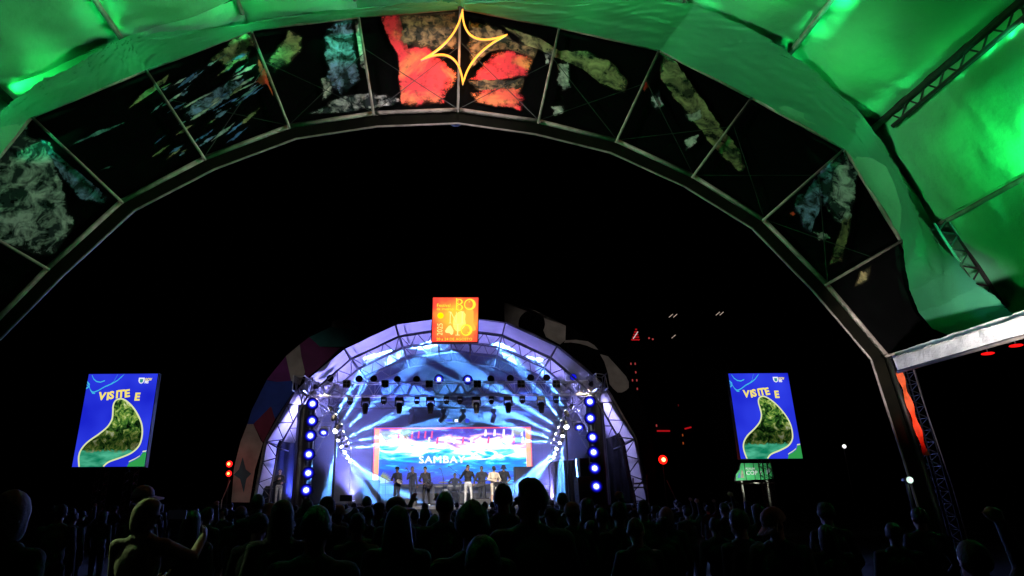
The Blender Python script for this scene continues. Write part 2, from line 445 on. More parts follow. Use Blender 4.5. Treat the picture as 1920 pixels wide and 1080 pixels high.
# gathered lining that hangs along the mouth
def lining(pairs, mat, name='lining', seg=10):
    """pairs: ((px,py) on the frame, (px,py) of the loose edge, metres the loose edge hangs back)"""
    N = len(pairs)
    def at(t):
        f = t * (N - 1); i = min(int(f), N - 2); f -= i; f = f * f * (3 - 2 * f) * .5 + f * .5
        a, b = pairs[i], pairs[i + 1]
        m = lambda k, q: a[k][q] + (b[k][q] - a[k][q]) * f
        return (m(0, 0), m(0, 1)), (m(1, 0), m(1, 1)), a[2] + (b[2] - a[2]) * f
    def fn(u, v):
        A, B, dep = at(u)
        mag = max(1., math.hypot(B[0] - 857, B[1] - 943) / math.hypot(A[0] - 857, A[1] - 943))
        p = P(A[0], A[1], 11.86, K); q = P(B[0], B[1], 11.86 - max(dep, 11.86 * (1 - 1 / mag) * 1.15 + .45), K)
        r = p.lerp(q, v)
        bulge = math.sin(PI * v) * (.14 + .10 * noise.noise(Vector((u * 14, v * 2, 5.))))
        fold = .09 * noise.noise(Vector((u * 22 + v * 3, v * 2.6, 1.7))) + .05 * noise.noise(Vector((u * 90 - v * 14, v * 5, 2.2)))
        fold += .10 * noise.noise(Vector((u * 9, v * 6.5 + u * 5, 8.))) * math.sin(PI * min(1, v * 1.15)) + .035 * noise.noise(Vector((u * 40 + v * 9, v * 13, 4.)))
        return r + Vector((0, -bulge + fold * (.3 + v), -.06 * math.sin(PI * v) + fold * .5))
    mb = MB().grid(fn, N * seg * 2, 30)
    o = mb.build(name, mat, tent, True)
    return o
LINING = fabric('green-light-tinted lining cloth', (.11, .54, .29), .3, .45, .4)  # green light put into the colour of the white lining
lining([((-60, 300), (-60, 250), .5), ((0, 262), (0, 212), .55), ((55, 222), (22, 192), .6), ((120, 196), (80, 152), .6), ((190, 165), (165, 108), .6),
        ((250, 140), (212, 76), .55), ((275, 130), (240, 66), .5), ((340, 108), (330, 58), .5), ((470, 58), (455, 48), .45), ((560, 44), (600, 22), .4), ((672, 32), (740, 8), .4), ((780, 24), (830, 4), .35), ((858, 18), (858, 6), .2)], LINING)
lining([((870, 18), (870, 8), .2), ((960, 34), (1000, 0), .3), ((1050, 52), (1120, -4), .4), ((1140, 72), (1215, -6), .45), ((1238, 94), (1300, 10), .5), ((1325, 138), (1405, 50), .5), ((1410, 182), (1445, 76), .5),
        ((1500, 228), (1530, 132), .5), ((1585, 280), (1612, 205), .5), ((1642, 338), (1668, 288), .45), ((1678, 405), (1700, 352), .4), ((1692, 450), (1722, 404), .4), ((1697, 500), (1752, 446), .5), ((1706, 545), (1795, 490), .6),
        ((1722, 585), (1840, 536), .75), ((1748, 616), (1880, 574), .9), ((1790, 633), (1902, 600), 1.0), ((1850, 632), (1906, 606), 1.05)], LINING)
# eave soffit and rolled side curtain, both sides
SOFF = M('grey silver curtain', (.72, .70, .71), .5, 0, .25, 3, .4, 14)
for sgn, jo in ((-1, 2), (1, 14)):
    o_, i_ = TO[jo], TI[jo]
    def fn(u, v):
        p = T(i_, 6 * v, -.06).lerp(T(o_, 6 * v, -.12), u)
        return p + Vector((0, 0, .04 * noise.noise(Vector((u * 3, v * 34, sgn)))))
    MB().grid(fn, 6, 60).build('eave_soffit', SOFF, tent, True)
    def fn(u, v, sgn=sgn, i_=i_):
        p = T(i_, 6 * u, .05 - .36 * v) + Vector((sgn * (.10 + .05 * v), 0, 0))
        return p + Vector((-sgn * .025 * noise.noise(Vector((u * 60, v * 1.5, sgn))), 0, .02 * noise.noise(Vector((u * 20, 3, sgn)))))
    MB().grid(fn, 90, 6).build('eave_curtain', SOFF, tent, True)
    MB().tube(T(i_, 0, -.33) + Vector((sgn * .15, 0, 0)), T(i_, 6, -.33) + Vector((sgn * .15, 0, 0)), .035, 8).build('curtain_rail', STEEL_W, tent, True)
    for v in (6., 11., 16.):
        MB().tube(T(o_, v), T((sgn * 10.9, 0), v), .06, 8).build('tent_leg', STEEL_W, tent, True)
# red banner laced to the right leg
def fn(u, v):
    p = T((8.98, 4.2)).lerp(T((9.14, 2.5)), v)
    return p + Vector((.07 + .12 * u, .10 + .03 * math.sin(v * 20 + u * 3), 0))
MB().grid(fn, 3, 20).build('leg_banner', M('red banner cloth', (.75, .10, .02), .7, 0, .3, 8), tent, True)

# slack cables under the roof
for pts in ([(1440, 52, 10.9), (1560, 44, 10.4), (1700, 30, 9.8), (1890, 4, 9.2)], [(1510, 48, 10.8), (1528, 84, 10.9), (1540, 122, 11.)], [(147, 0, 10.2), (112, 70, 10.5), (70, 152, 10.8)], [(300, 0, 10.6), (350, 10, 10.9)]):
    MB().path([P(*p) for p in pts], .014, 5).build('cable', BLACK, tent)
# star sign
def star_pts(n=14):
    tips = [(867, 18), (951, 65), (868, 158), (790, 112)]; mid = (866, 86)
    ctrl = [(884, 74), (892, 104), (848, 102), (846, 72)]
    out = []
    for i in range(4):
        a, b = tips[i], tips[(i + 1) % 4]; c = ctrl[i]
        c = (c[0] * 1.7 - (a[0] + b[0]) * .35, c[1] * 1.7 - (a[1] + b[1]) * .35)
        for k in range(n):
            t = k / n; out.append(tuple((1 - t) ** 2 * a[q] + 2 * t * (1 - t) * c[q] + t * t * b[q] for q in (0, 1)))
    return [P(x, y, 11.78, K) for x, y in out]
st = thing('star_sign', 'glowing orange neon four-pointed star hung at the top of the tent mouth', 'neon sign', (0.1, 11.78, 10.6))
sp = star_pts()
MB().path(sp, .021, 8, True).build('neon_tube', EM('neon orange', (1.0, .40, .05), 2.2), st, True)
MB().path([p + Vector((0, .045, 0)) for p in sp], .012, 6, True).build('back_rail', ALU, st)
point(P(868, 86, 11.5, K), 48, (1, .36, .08), st, .3)

# lamps clamped to the two lattice purlins, shining up at the cloth
GREEN = (.045, 1., .24)
def purlin_lamp(px, py, Y, label, tgt, power, deg):
    p = P(px, py, Y)
    t = thing('purlin_lamp', label, 'floodlight', p, 'floodlights under the tent roof')
    d = (Vector(tgt) - p).normalized()
    m = aim(p, tgt)
    MB().lathe([(.05, -.22), (.10, -.16), (.115, 0.), (.10, .005)], m, 14).build('lamp_body', BLACK, t, True)
    MB().lathe([(.001, .012), (.095, .012)], m, 14).build('lens', EM('lamp white green', (.9, 1, .85), 9), t)
    MB().tube(p - d * .1, p + Vector((0, 0, .35)), .02).build('clamp', BLACK, t)
    MB().ell(p + Vector((0, -.02, -.02)), (.055, .04, .05)).build('lens', EM('lamp white green', (.9, 1, .85), 9), t, True)
    spot(p + d * .06, tgt, power, deg, GREEN, t, .8, .08)
    return t
purlin_lamp(1765, 122, 10.3, 'bright floodlight clamped high on the dark lattice purlin', T((6.4, 11.6), 2.2), 700, 100)
purlin_lamp(1722, 180, 10.75, 'smaller floodlight below the bright one on the lattice purlin', T((10.2, 8.4), 2.6), 1700, 100)
purlin_lamp(8, 178, 10.5, 'bright floodlight at the folded lining, beside the green roof', T((-7.2, 11.2), 1.4), 1500, 105)
for (x, z, v, tg, lab) in ((-6.7, 10.3, 4.5, ((-5.4, 12.), 4.0), 'added fill floodlight on the west roof purlin behind the first lamps'), (6.9, 10.3, 4.5, ((5.4, 12.), 4.0), 'added fill floodlight on the east roof purlin behind the first lamps'),
                           (-9.5, 7.0, 4.0, ((-10.5, 8.0), 3.5), 'added fill floodlight low on the west roof side'), (9.5, 7.0, 4.2, ((10.5, 8.0), 3.6), 'added fill floodlight low on the east roof side')):
    p = T((x, z), v, -.4); t = thing('purlin_lamp', lab, 'floodlight', p, 'floodlights under the tent roof'); m = aim(p, T(*tg))  # unseen lamps added to fill the roof with green light
    MB().lathe([(.05, -.22), (.10, -.16), (.115, 0.), (.10, .005)], m, 14).build('lamp_body', BLACK, t, True); MB().lathe([(.001, .012), (.095, .012)], m, 14).build('lens', EM('lamp white green', (.9, 1, .85), 9), t)
    MB().tube(p, p + Vector((0, 0, .4)), .02).build('clamp', BLACK, t)
    spot(p + (T(*tg) - p).normalized() * .05, T(*tg), 700, 125, GREEN, t, .9, .1)
# unseen floodlights added outside the mouth frame to light stage fascia and performers
for (x, z, tg, lab) in ((-6.6, 7.2, (-9.2, 29.7, 5.5), 'added outside floodlight on the west haunch of the mouth, aimed at the stage'), (6.6, 7.2, (7.0, 29.7, 8.6), 'added outside floodlight on the east haunch of the mouth, aimed at the stage'), (0., 9.4, (0., 31., 2.6), 'added outside floodlight at the crown of the mouth, aimed at the performers'), (-.6, 9.4, (-8.1, 31., 2.7), 'added outside floodlight near the crown of the mouth, aimed at the interpreter')):
    p = T((x * 1.06, z + .5)) + Vector((0, .45, 0)); t = thing('added_floodlight', lab, 'floodlight', p, 'added floodlights outside the tent mouth'); m = aim(p, tg)
    MB().lathe([(.05, -.25), (.12, -.18), (.14, 0.)], m, 14).build('lamp_body', BLACK, t, True); MB().lathe([(.001, .01), (.12, .008)], m, 14).build('lens', EM('flood lens', (1, .95, .85), 4), t)
    MB().tube(p, p + Vector((0, -.35, 0)), .02).build('arm', BLACK, t)
    spot(p + (Vector(tg) - p).normalized() * .05, tg, (850 if abs(x) > 1 else 6000) if x else 30000, (36 if abs(x) > 1 else 6) if x else 21, (1, .9, .85), t, .7, .1)
for (x, tx, lab) in ((-9.4, 7.2, 'added green uplight on a stand at the west side of the tent'), (9.4, -7.0, 'added green uplight on a stand at the east side of the tent')):
    p = T((x, 2.6), 7.5); tg = T((tx, 10.4), 4.6); t = thing('added_uplight', lab, 'floodlight', p, 'added green uplights on stands'); m = aim(p, tg)  # unseen uplights added for a broad green wash on the roof
    MB().lathe([(.06, -.26), (.12, -.18), (.14, 0.)], m, 14).build('lamp_body', BLACK, t, True); MB().lathe([(.001, .01), (.12, .01)], m, 14).build('lens', EM('lamp white green', (.9, 1, .85), 9), t)
    MB().tube(p, (p.x, p.y, 0), .025).build('stand', BLACK, t); spot(p + (tg - p).normalized() * .05, tg, 4200, 50, GREEN, t, .8, .12)
# unseen narrow green lamps added on the purlins to light the gathered lining
for i, (x, y), pw in ((4, (22, 195), 2000), (5, (235, 85), 2200), (6, (455, 40), 1500), (7, (640, 15), 900), (9, (1100, 10), 1000), (10, (1300, 45), 1800), (11, (1465, 120), 2200), (12, (1620, 235), 2600), (13, (1760, 470), 1800)):
    p = T(TO[i], 4.6, -.45); tg = P(x, y, 11.2, K); t = thing('added_lining_lamp', 'added narrow green lamp clamped under a roof purlin', 'floodlight', p, 'added narrow green lamps under the purlins'); m = aim(p, tg)
    MB().lathe([(.04, -.22), (.08, -.16), (.09, 0.), (.08, .005)], m, 12).build('lamp_body', BLACK, t, True); MB().lathe([(.001, .01), (.075, .01)], m, 12).build('lens', EM('lamp white green', (.9, 1, .85), 9), t)
    MB().tube(p, p + Vector((0, 0, .4)), .018).build('clamp', BLACK, t)
    spot(p + (tg - p).normalized() * .05, tg, pw * .8, 22, (.03, 1., .34), t, .9, .1)
# unseen white lamp added to brighten the east eave curtain
p = T((7.4, 3.2), 5.2); tg = T((9.0, 4.35), 1.6); t = thing('added_eave_lamp', 'added white lamp on a short post under the east eave', 'floodlight', p); m = aim(p, tg)
MB().lathe([(.04, -.22), (.08, -.16), (.09, 0.)], m, 12).build('lamp_body', BLACK, t, True); MB().lathe([(.001, .01), (.075, .01)], m, 12).build('lens', EM('flood lens', (1, .95, .85), 4), t)
MB().tube(p, (p.x, p.y, 0), .03).build('post', BLACK, t); spot(p + (tg - p).normalized() * .05, tg, 1500, 44, (1, .9, .88), t, .7, .1)
for (x, z, v, tg, col, pw, lab) in ((-9.2, 6.4, 3.0, (-2.9, 5.3, 1.5), (.72, 1, .50), 900, 'added yellowish lamp on a post under the west eave'), (9.3, 3.6, 9., (2.3, 5.3, 1.4), (1, .6, .42), 12, 'added warm lamp on a post far under the east eave')):
    p = T((x, z), v); t = thing('added_crowd_lamp', lab, 'floodlight', p); m = aim(p, tg)  # unseen lamps added to light a few pale-clothed spectators
    MB().lathe([(.04, -.22), (.08, -.16), (.09, 0.)], m, 12).build('lamp_body', BLACK, t, True); MB().lathe([(.001, .01), (.075, .01)], m, 12).build('lens', EM('flood lens', (1, .95, .85), 4), t)
    MB().tube(p, (p.x, p.y, 0), .03).build('post', BLACK, t); spot(p + (Vector(tg) - p).normalized() * .05, tg, pw, 13, col, t, .8, .08)
# white floodlights on the second roof arch, aimed at the printed fascia
for k, (x, z, tx, tz, pw, lab) in enumerate((
        (-8.2, 9.2, 4.0, 10.6, 2600, 'white floodlight on the west haunch of the second roof arch'),
        (8.2, 9.2, -5.0, 10.2, 2600, 'white floodlight on the east haunch of the second roof arch'),
        (0.2, 12.0, 0.3, 11.0, 700, 'white floodlight at the crown of the second roof arch'))):
    p = T((x, z), 6.0, -.25)
    t = thing('fascia_floodlight', lab, 'floodlight', p, 'white floodlights on the second roof arch')
    tgt = T((tx, tz))
    q = aim(p, tgt)
    MB().box(p, (.34, .24, .12), q.to_3x3()).build('housing', BLACK, t)
    MB().box(p + (tgt - p).normalized() * .064, (.28, .18, .006), q.to_3x3()).build('lens', EM('flood lens', (1, .95, .85), 4), t)
    MB().tube(p, p + Vector((0, 0, .4)), .02).build('clamp', BLACK, t)
    spot(p + (tgt - p).normalized() * .1, tgt, pw, 40, (1, .90, .94), t, .6, .12)

# ------------------------------------------------------------------ the stage
SX = -.35
DECK = 1.5
SP = [(-8.95, 0), (-8.9, 1.65), (-8.6, 4.4), (-7.35, 6.97), (-5.23, 8.87), (-2.74, 10.08), (0, 10.48), (2.74, 10.08), (5.23, 8.87), (7.35, 6.97), (8.6, 4.4), (8.9, 1.65), (8.95, 0)]
YF, YB = 30.0, 37.6
def S(p, Y, k=1.0): return Vector((SX + p[0] * k, Y, p[1] * k))
stage = thing('stage_shell', 'white vaulted stage shell with lattice arches and a patterned fascia ring', 'stage', (SX, YF, 0))
for i in range(len(SP) - 1):
    a, b = SP[i], SP[i + 1]
    for y0, y1 in ((YF, 32.5), (32.5, 35.0), (35.0, YB)):
        def fn(u, v):
            p = S(a, y0 + (y1 - y0) * v).lerp(S(b, y0 + (y1 - y0) * v), u)
            n = Vector((b[1] - a[1], 0, -(b[0] - a[0]))).normalized()
            return p + n * (.10 * math.sin(PI * u) * math.sin(PI * v) + .03 * noise.noise(p * .9))
        MB().grid(fn, 8, 8).build('vault_panel', VAULTCLOTH, stage, True)
NAVY = M('navy backdrop', (.05, .055, .16), .85, 0, .25, .8, .3, 1.5)
MB().poly([S(p, YB) for p in SP]).build('back_wall', NAVY, stage)
GREYST = M('grey lattice steel', (.16, .16, .18), .5, .3, .2)
for Y in (30.12, 32.5, 35.0, 37.4):
    for i in range(len(SP) - 1):
        a, b = S(SP[i], Y), S(SP[i + 1], Y); a2, b2 = S(SP[i], Y, .93), S(SP[i + 1], Y, .93)
        mb = MB().tube(a, b, .05).tube(a2, b2, .04).tube(a, a2, .035)
        n = 3 if not (Y < 31 and 2 < i < 9) else 0
        for k in range(n):
            p = a.lerp(b, k / n); q = a2.lerp(b2, (k + .5) / n); r = a.lerp(b, (k + 1) / n)
            mb.tube(p, q, .022, 5).tube(q, r, .022, 5)
        mb.build('arch_truss', GREYST, stage)
for i in range(1, len(SP) - 1):
    MB().tube(S(SP[i], YF), S(SP[i], YB), .04).tube(S(SP[i], YF, .93), S(SP[i], YB, .93), .035).build('longitudinal_tube', GREYST, stage)
MB().path([S(p, YF - .06) for p in SP], .05, 6).build('rim_tube', STEEL_W, stage)
# black side scrims inside the mouth
for s in (-1, 1):
    def fn(u, v):
        x = s * (6.75 + 2.1 * u); z = (4.75 + (.55 * u * u if s > 0 else .0) - .25 * math.sin(PI * u)) * v
        return Vector((SX + x, 31.9 + .05 * math.sin(u * 30), z))
    MB().grid(fn, 24, 6).build('side_scrim', BLACKCLOTH if s > 0 else M('navy scrim', (.02, .022, .05), .9, 0, .2, 4), stage, True)
# fascia ring around the mouth
def FQ(x, y): return P(x, y, 29.72)
OUT = [(433, 962), (434, 940), (438, 880), (451, 825), (472, 768), (500, 712), (538, 664), (580, 628), (630, 596), (690, 570), (760, 553), (857, 546), (945, 562), (1003, 580), (1062, 608), (1112, 640), (1150, 672), (1182, 712), (1206, 760), (1222, 820), (1230, 880), (1233, 962)]
INN = [(467, 962), (468, 940), (478, 880), (493, 830), (514, 790), (545, 742), (572, 715), (605, 687), (646, 654), (692, 632), (744, 608), (857, 592), (953, 604), (1002, 625), (1050, 650), (1095, 685), (1135, 722), (1163, 760), (1188, 800), (1203, 845), (1211, 900), (1213, 962)]
for i in range(len(OUT) - 1):
    MB().prism([FQ(*OUT[i]), FQ(*OUT[i + 1]), FQ(*INN[i + 1]), FQ(*INN[i])], (0, .06, 0)).build('fascia_panel', VINYL, stage)
def PM(name, c, v=.25): return M('fascia print ' + name, c, .7, 0, v, 1.6, .1, 6)
BEI = PM('beige', (.40, .36, .32)); 
SFP = [
    (BEI, [(434, 942), (438, 880), (451, 828), (464, 795), (475, 795), (489, 826), (493, 831), (478, 880), (468, 942)]),
    (PM('teal', (.02, .13, .17)), [(455, 857), (461, 880), (471, 888), (462, 898), (457, 924), (450, 898), (438, 890), (448, 880)]),
    (PM('maroon', (.17, .012, .05)), [(475, 795), (508, 762), (516, 786), (493, 830)]),
    (PM('blue', (.012, .05, .36)), [(464, 795), (472, 769), (500, 713), (520, 716), (546, 714), (552, 732), (516, 786), (508, 762), (475, 795)]),
    (PM('purple', (.16, .015, .17)), [(500, 712), (536, 668), (546, 714), (520, 716)]),
    (BEI, [(536, 668), (562, 646), (565, 668), (572, 698), (562, 722), (546, 714)]),
    (PM('plum', (.14, .012, .11)), [(562, 646), (580, 632), (600, 650), (638, 652), (605, 684), (572, 712), (572, 698), (565, 668)]),
    (PM('sea green', (.012, .16, .15)), [(580, 632), (622, 612), (672, 620), (690, 632), (648, 650), (600, 650)]),
    (BEI, [(622, 603), (632, 599), (668, 612), (676, 620), (622, 613)]),
    (PM('wine', (.15, .02, .05)), [(632, 599), (690, 573), (716, 590), (712, 620), (690, 630), (668, 612)]),
    (PM('grey violet', (.10, .07, .12)), [(690, 573), (760, 556), (812, 552), (812, 594), (744, 606), (712, 620), (716, 590)]),  # purple-grey smoke painted as a flat shape on the ring
    (BEI, [(945, 567), (1003, 584), (1061, 611), (1060, 638), (1050, 646), (1024, 632)] + [(997 + 25 * math.cos(rad(30 - 14 * k)), 607 + 25 * math.sin(rad(30 - 14 * k))) for k in range(17)] + [(946, 602)]),
    (BEI, [(1060, 638), (1080, 637), (1102, 640), (1114, 647), (1122, 656), (1114, 654), (1100, 648), (1085, 644), (1070, 642), (1057, 643)]),
    (BEI, [(1125, 664), (1140, 668), (1160, 690), (1174, 706), (1179, 716), (1179, 727), (1174, 732), (1166, 736), (1158, 736), (1150, 729), (1143, 720), (1141, 708), (1138, 694), (1133, 678)]),
]
for k, (m, pts) in enumerate(SFP):
    MB().poly([P(x, y, 29.70 - .004 * (k % 3)) for x, y in pts]).build('printed_shape', m, stage)
# deck
deck = thing('stage_deck', 'grey stage deck with a dark skirt in front of the LED wall', 'stage deck', (SX, 33, 0))
MB().box((SX, 33.7, DECK - .06), (17.2, 7.6, .12)).build('deck_floor', M('grey stage floor', (.10, .10, .11), .35, 0, .2, 3), deck)
MB().grid(lambda u, v: Vector((SX - 8.6 + 17.2 * u, 29.88 + .04 * math.sin(u * 260), (DECK - .13) * v)), 400, 2).build('skirt', BLACKCLOTH, deck, True)
MB().box((SX, 35.3, DECK + .3), (9.4, 1.7, .6)).build('riser', M('black riser', (.02, .02, .025), .6), deck)

# LED wall
LX0, LX1, LZ0, LZ1, LY = -4.78, 4.15, 2.62, 5.72, 36.6
led = thing('led_wall', 'wide LED wall with cyan sea picture, SAMBAY lettering and orange frame', 'LED screen', (SX, LY, DECK))
MB().box(((LX0 + LX1) / 2, LY + .16, (LZ0 + LZ1) / 2), (LX1 - LX0 + .2, .26, LZ1 - LZ0 + .2)).build('cabinet', BLACK, led)
for x in (-4.2, -1.4, 1.2, 3.6): MB().box((x, LY + .2, (DECK + LZ0) / 2), (.12, .2, LZ0 - DECK)).build('support_leg', BLACK, led)
def led_mat():
    m = bpy.data.materials.new('sea picture'); m.use_nodes = True
    n = m.node_tree.nodes; l = m.node_tree.links; n.clear()
    o = n.new('ShaderNodeOutputMaterial'); e = n.new('ShaderNodeEmission'); e.inputs[1].default_value = 1.5
    tc = n.new('ShaderNodeTexCoord'); sep = n.new('ShaderNodeSeparateXYZ'); l.new(tc.outputs['Object'], sep.inputs[0])
    mp = n.new('ShaderNodeMapping'); mp.inputs['Scale'].default_value = (.55, 1, 2.3); l.new(tc.outputs['Object'], mp.inputs[0])
    nz = n.new('ShaderNodeTexNoise'); nz.inputs['Scale'].default_value = 1.1; nz.inputs['Detail'].default_value = 6; nz.inputs['Distortion'].default_value = 1.2
    l.new(mp.outputs[0], nz.inputs['Vector'])
    # height 0..1 pushed about by the noise, brighter to the right
    h = n.new('ShaderNodeMapRange'); h.inputs[1].default_value = LZ0; h.inputs[2].default_value = LZ1; l.new(sep.outputs[2], h.inputs[0])
    a = n.new('ShaderNodeMath'); a.operation = 'MULTIPLY_ADD'; a.inputs[1].default_value = .9; a.inputs[2].default_value = -.47; l.new(nz.outputs[0], a.inputs[0])
    s = n.new('ShaderNodeMath'); s.operation = 'ADD'; l.new(h.outputs[0], s.inputs[0]); l.new(a.outputs[0], s.inputs[1])
    x = n.new('ShaderNodeMapRange'); x.inputs[1].default_value = LX0; x.inputs[2].default_value = LX1; x.inputs[3].default_value = -.07; x.inputs[4].default_value = .07; l.new(sep.outputs[0], x.inputs[0])
    s2 = n.new('ShaderNodeMath'); s2.operation = 'ADD'; l.new(s.outputs[0], s2.inputs[0]); l.new(x.outputs[0], s2.inputs[1])
    cr = n.new('ShaderNodeValToRGB'); R = cr.color_ramp
    stops = [(.0, '#3a44d0'), (.16, '#2f5ae6'), (.28, '#1c80f0'), (.37, '#129be8'), (.43, '#16d2f0'), (.49, '#8ff0ff'), (.53, '#ffffff'), (.72, '#fff4ff'), (.77, '#e0a0f4'), (.83, '#5a50d8'), (1., '#4638b8')]
    while len(R.elements) < len(stops): R.elements.new(.5)
    for el, (p, c) in zip(R.elements, stops): el.position = p; el.color = lin(c)
    l.new(s2.outputs[0], cr.inputs[0])
    n2 = n.new('ShaderNodeTexNoise'); n2.inputs['Scale'].default_value = 2.2; n2.inputs['Detail'].default_value = 4
    mp2 = n.new('ShaderNodeMapping'); mp2.inputs['Scale'].default_value = (.6, 1, 3.); mp2.inputs['Location'].default_value = (5, 0, 2); l.new(tc.outputs['Object'], mp2.inputs[0]); l.new(mp2.outputs[0], n2.inputs['Vector'])
    mr = n.new('ShaderNodeMapRange'); mr.inputs[1].default_value = .60; mr.inputs[2].default_value = .68; mr.inputs[4].default_value = .75; l.new(n2.outputs[0], mr.inputs[0])
    mix = n.new('ShaderNodeMixRGB'); l.new(mr.outputs[0], mix.inputs[0]); l.new(cr.outputs[0], mix.inputs[1]); mix.inputs[2].default_value = lin('#5fd8ff')
    l.new(mix.outputs[0], e.inputs[0]); l.new(e.outputs[0], o.inputs[0])
    return m
def L(u, v, d=0.): return Vector((LX0 + (LX1 - LX0) * u, LY - d, LZ0 + (LZ1 - LZ0) * v))
def lrect(u0, v0, u1, v1, d): return [L(u0, v0, d), L(u1, v0, d), L(u1, v1, d), L(u0, v1, d)]
MB().poly(lrect(0, 0, 1, 1, 0)).build('picture', led_mat(), led)
ORG = EM('screen orange', '#ffb45c', 1.5); ORR = EM('screen red edge', '#ff4a3a', 1.3)
fr = MB(); fr.poly(lrect(.006, 0, .036, .985, .008)).poly(lrect(.964, .2, .994, .985, .008)).poly(lrect(0, .97, 1, .992, .012), 1)
fr.poly(lrect(0, 0, .006, .97, .008), 1).poly(lrect(.994, .2, 1, .97, .008), 1)
fr.build('orange_border', [ORG, ORR], led)
WH = EM('screen white', (1, 1, 1), 1.5)
vs, fs = text_mb('SAMBAY', .58, 0., 0., 1.1)
sb = MB(); sb.add([L(.285, .36, .012) + Vector((v.x * 1.12, 0, v.y * .92)) for v in vs], fs)
sb.add([L(.285, .36, .0125) + Vector((v.x * 1.12 + .035, 0, v.y * .92)) for v in vs], fs); sb.add([L(.285, .36, .013) + Vector((v.x * 1.12 + .018, 0, v.y * .92 + .03)) for v in vs], fs); sb.build('lettering', WH, led)
sw = MB()
pts = []
for k in range(26):
    a = 2 * PI * k / 25; pts.append((.70 + .085 * math.cos(a), .50 + .085 * math.sin(a) + .25 * .085 * math.cos(a)))
for k in range(25):
    (u0, v0), (u1, v1) = pts[k], pts[k + 1]
    f = lambda u, v, s: (.70 + (u - .70) * s, .50 + (v - .50) * s)
    i0, i1 = f(u0, v0, .74), f(u1, v1, .74)
    sw.poly([L(u0, v0, .016), L(u1, v1, .016), L(*i1, .016), L(*i0, .016)])
sw.build('swirl_letter', WH, led)
PK = EM('screen pink', '#ff5fae', 1.3)
pb = MB()
for k in range(6): u = .15 + .042 * k; pb.poly([L(u, .80, .012), L(u + .012, .80, .012), L(u + .016, .93, .012), L(u + .005, .93, .012)], 1)
for k in range(12): u = .34 + .054 * k; pb.poly([L(u, .70, .012), L(u + .014, .70, .012), L(u + .018, .82, .012), L(u + .008, .82, .012)], k % 3 == 1)
for k in range(5): u = .70 + .058 * k; pb.poly([L(u, .83, .014), L(u + .016, .83, .014), L(u + .018, .95, .014), L(u + .006, .95, .014)], 0)
pb.build('pillars', [WH, PK], led)
lf = MB()
for (u0, v0, sgn, n) in ((.04, .93, 1, 9), (.96, .95, -1, 10), (.04, .02, 1, 7), (.17, .96, 1, 5)):
    for k in range(n):
        a = rad(-60 + 62 * k / n) if v0 > .5 else rad(10 + 70 * k / n)
        du, dv = sgn * math.cos(a) * .09, math.sin(a) * .22
        lf.poly([L(u0, v0, .018), L(u0 + du * .5 - dv * .03, v0 + dv * .5 + .018, .018), L(u0 + du, v0 + dv, .018), L(u0 + du * .5 + dv * .03, v0 + dv * .5 - .018, .018)])
lf.build('palm_leaves', EM('screen leaf', '#b8c890', .9), led)

# stage haze: lit only by the lamps and the LED wall
hm = bpy.data.materials.new('stage smoke'); hm.use_nodes = True
n = hm.node_tree.nodes; l = hm.node_tree.links; n.clear()
vo = n.new('ShaderNodeVolumePrincipled'); vo.inputs['Color'].default_value = (.72, .82, 1, 1); vo.inputs['Density'].default_value = .03; vo.inputs['Anisotropy'].default_value = 0.
oo = n.new('ShaderNodeOutputMaterial'); l.new(vo.outputs[0], oo.inputs['Volume'])
tc = n.new('ShaderNodeTexCoord'); nz = n.new('ShaderNodeTexNoise'); nz.inputs['Scale'].default_value = .3; nz.inputs['Detail'].default_value = 2
l.new(tc.outputs['Object'], nz.inputs['Vector']); mr = n.new('ShaderNodeMapRange'); mr.inputs[1].default_value = .36; mr.inputs[2].default_value = .66; mr.inputs[3].default_value = .024; mr.inputs[4].default_value = .05
l.new(nz.outputs[0], mr.inputs[0]); l.new(mr.outputs[0], vo.inputs['Density'])
hz = MB().prism([S((p[0] * .985, max(p[1] * .985, DECK + .004)), 31.3) for p in SP[1:-1]], (0, YB - 31.3 - .05, 0)).build('stage_haze', hm)
_bm = bmesh.new(); _bm.from_mesh(hz.data); bmesh.ops.recalc_face_normals(_bm, faces=_bm.faces); _bm.to_mesh(hz.data); _bm.free()
tag(hz, 'thin bluish smoke filling the stage shell', 'smoke', kind='stuff')

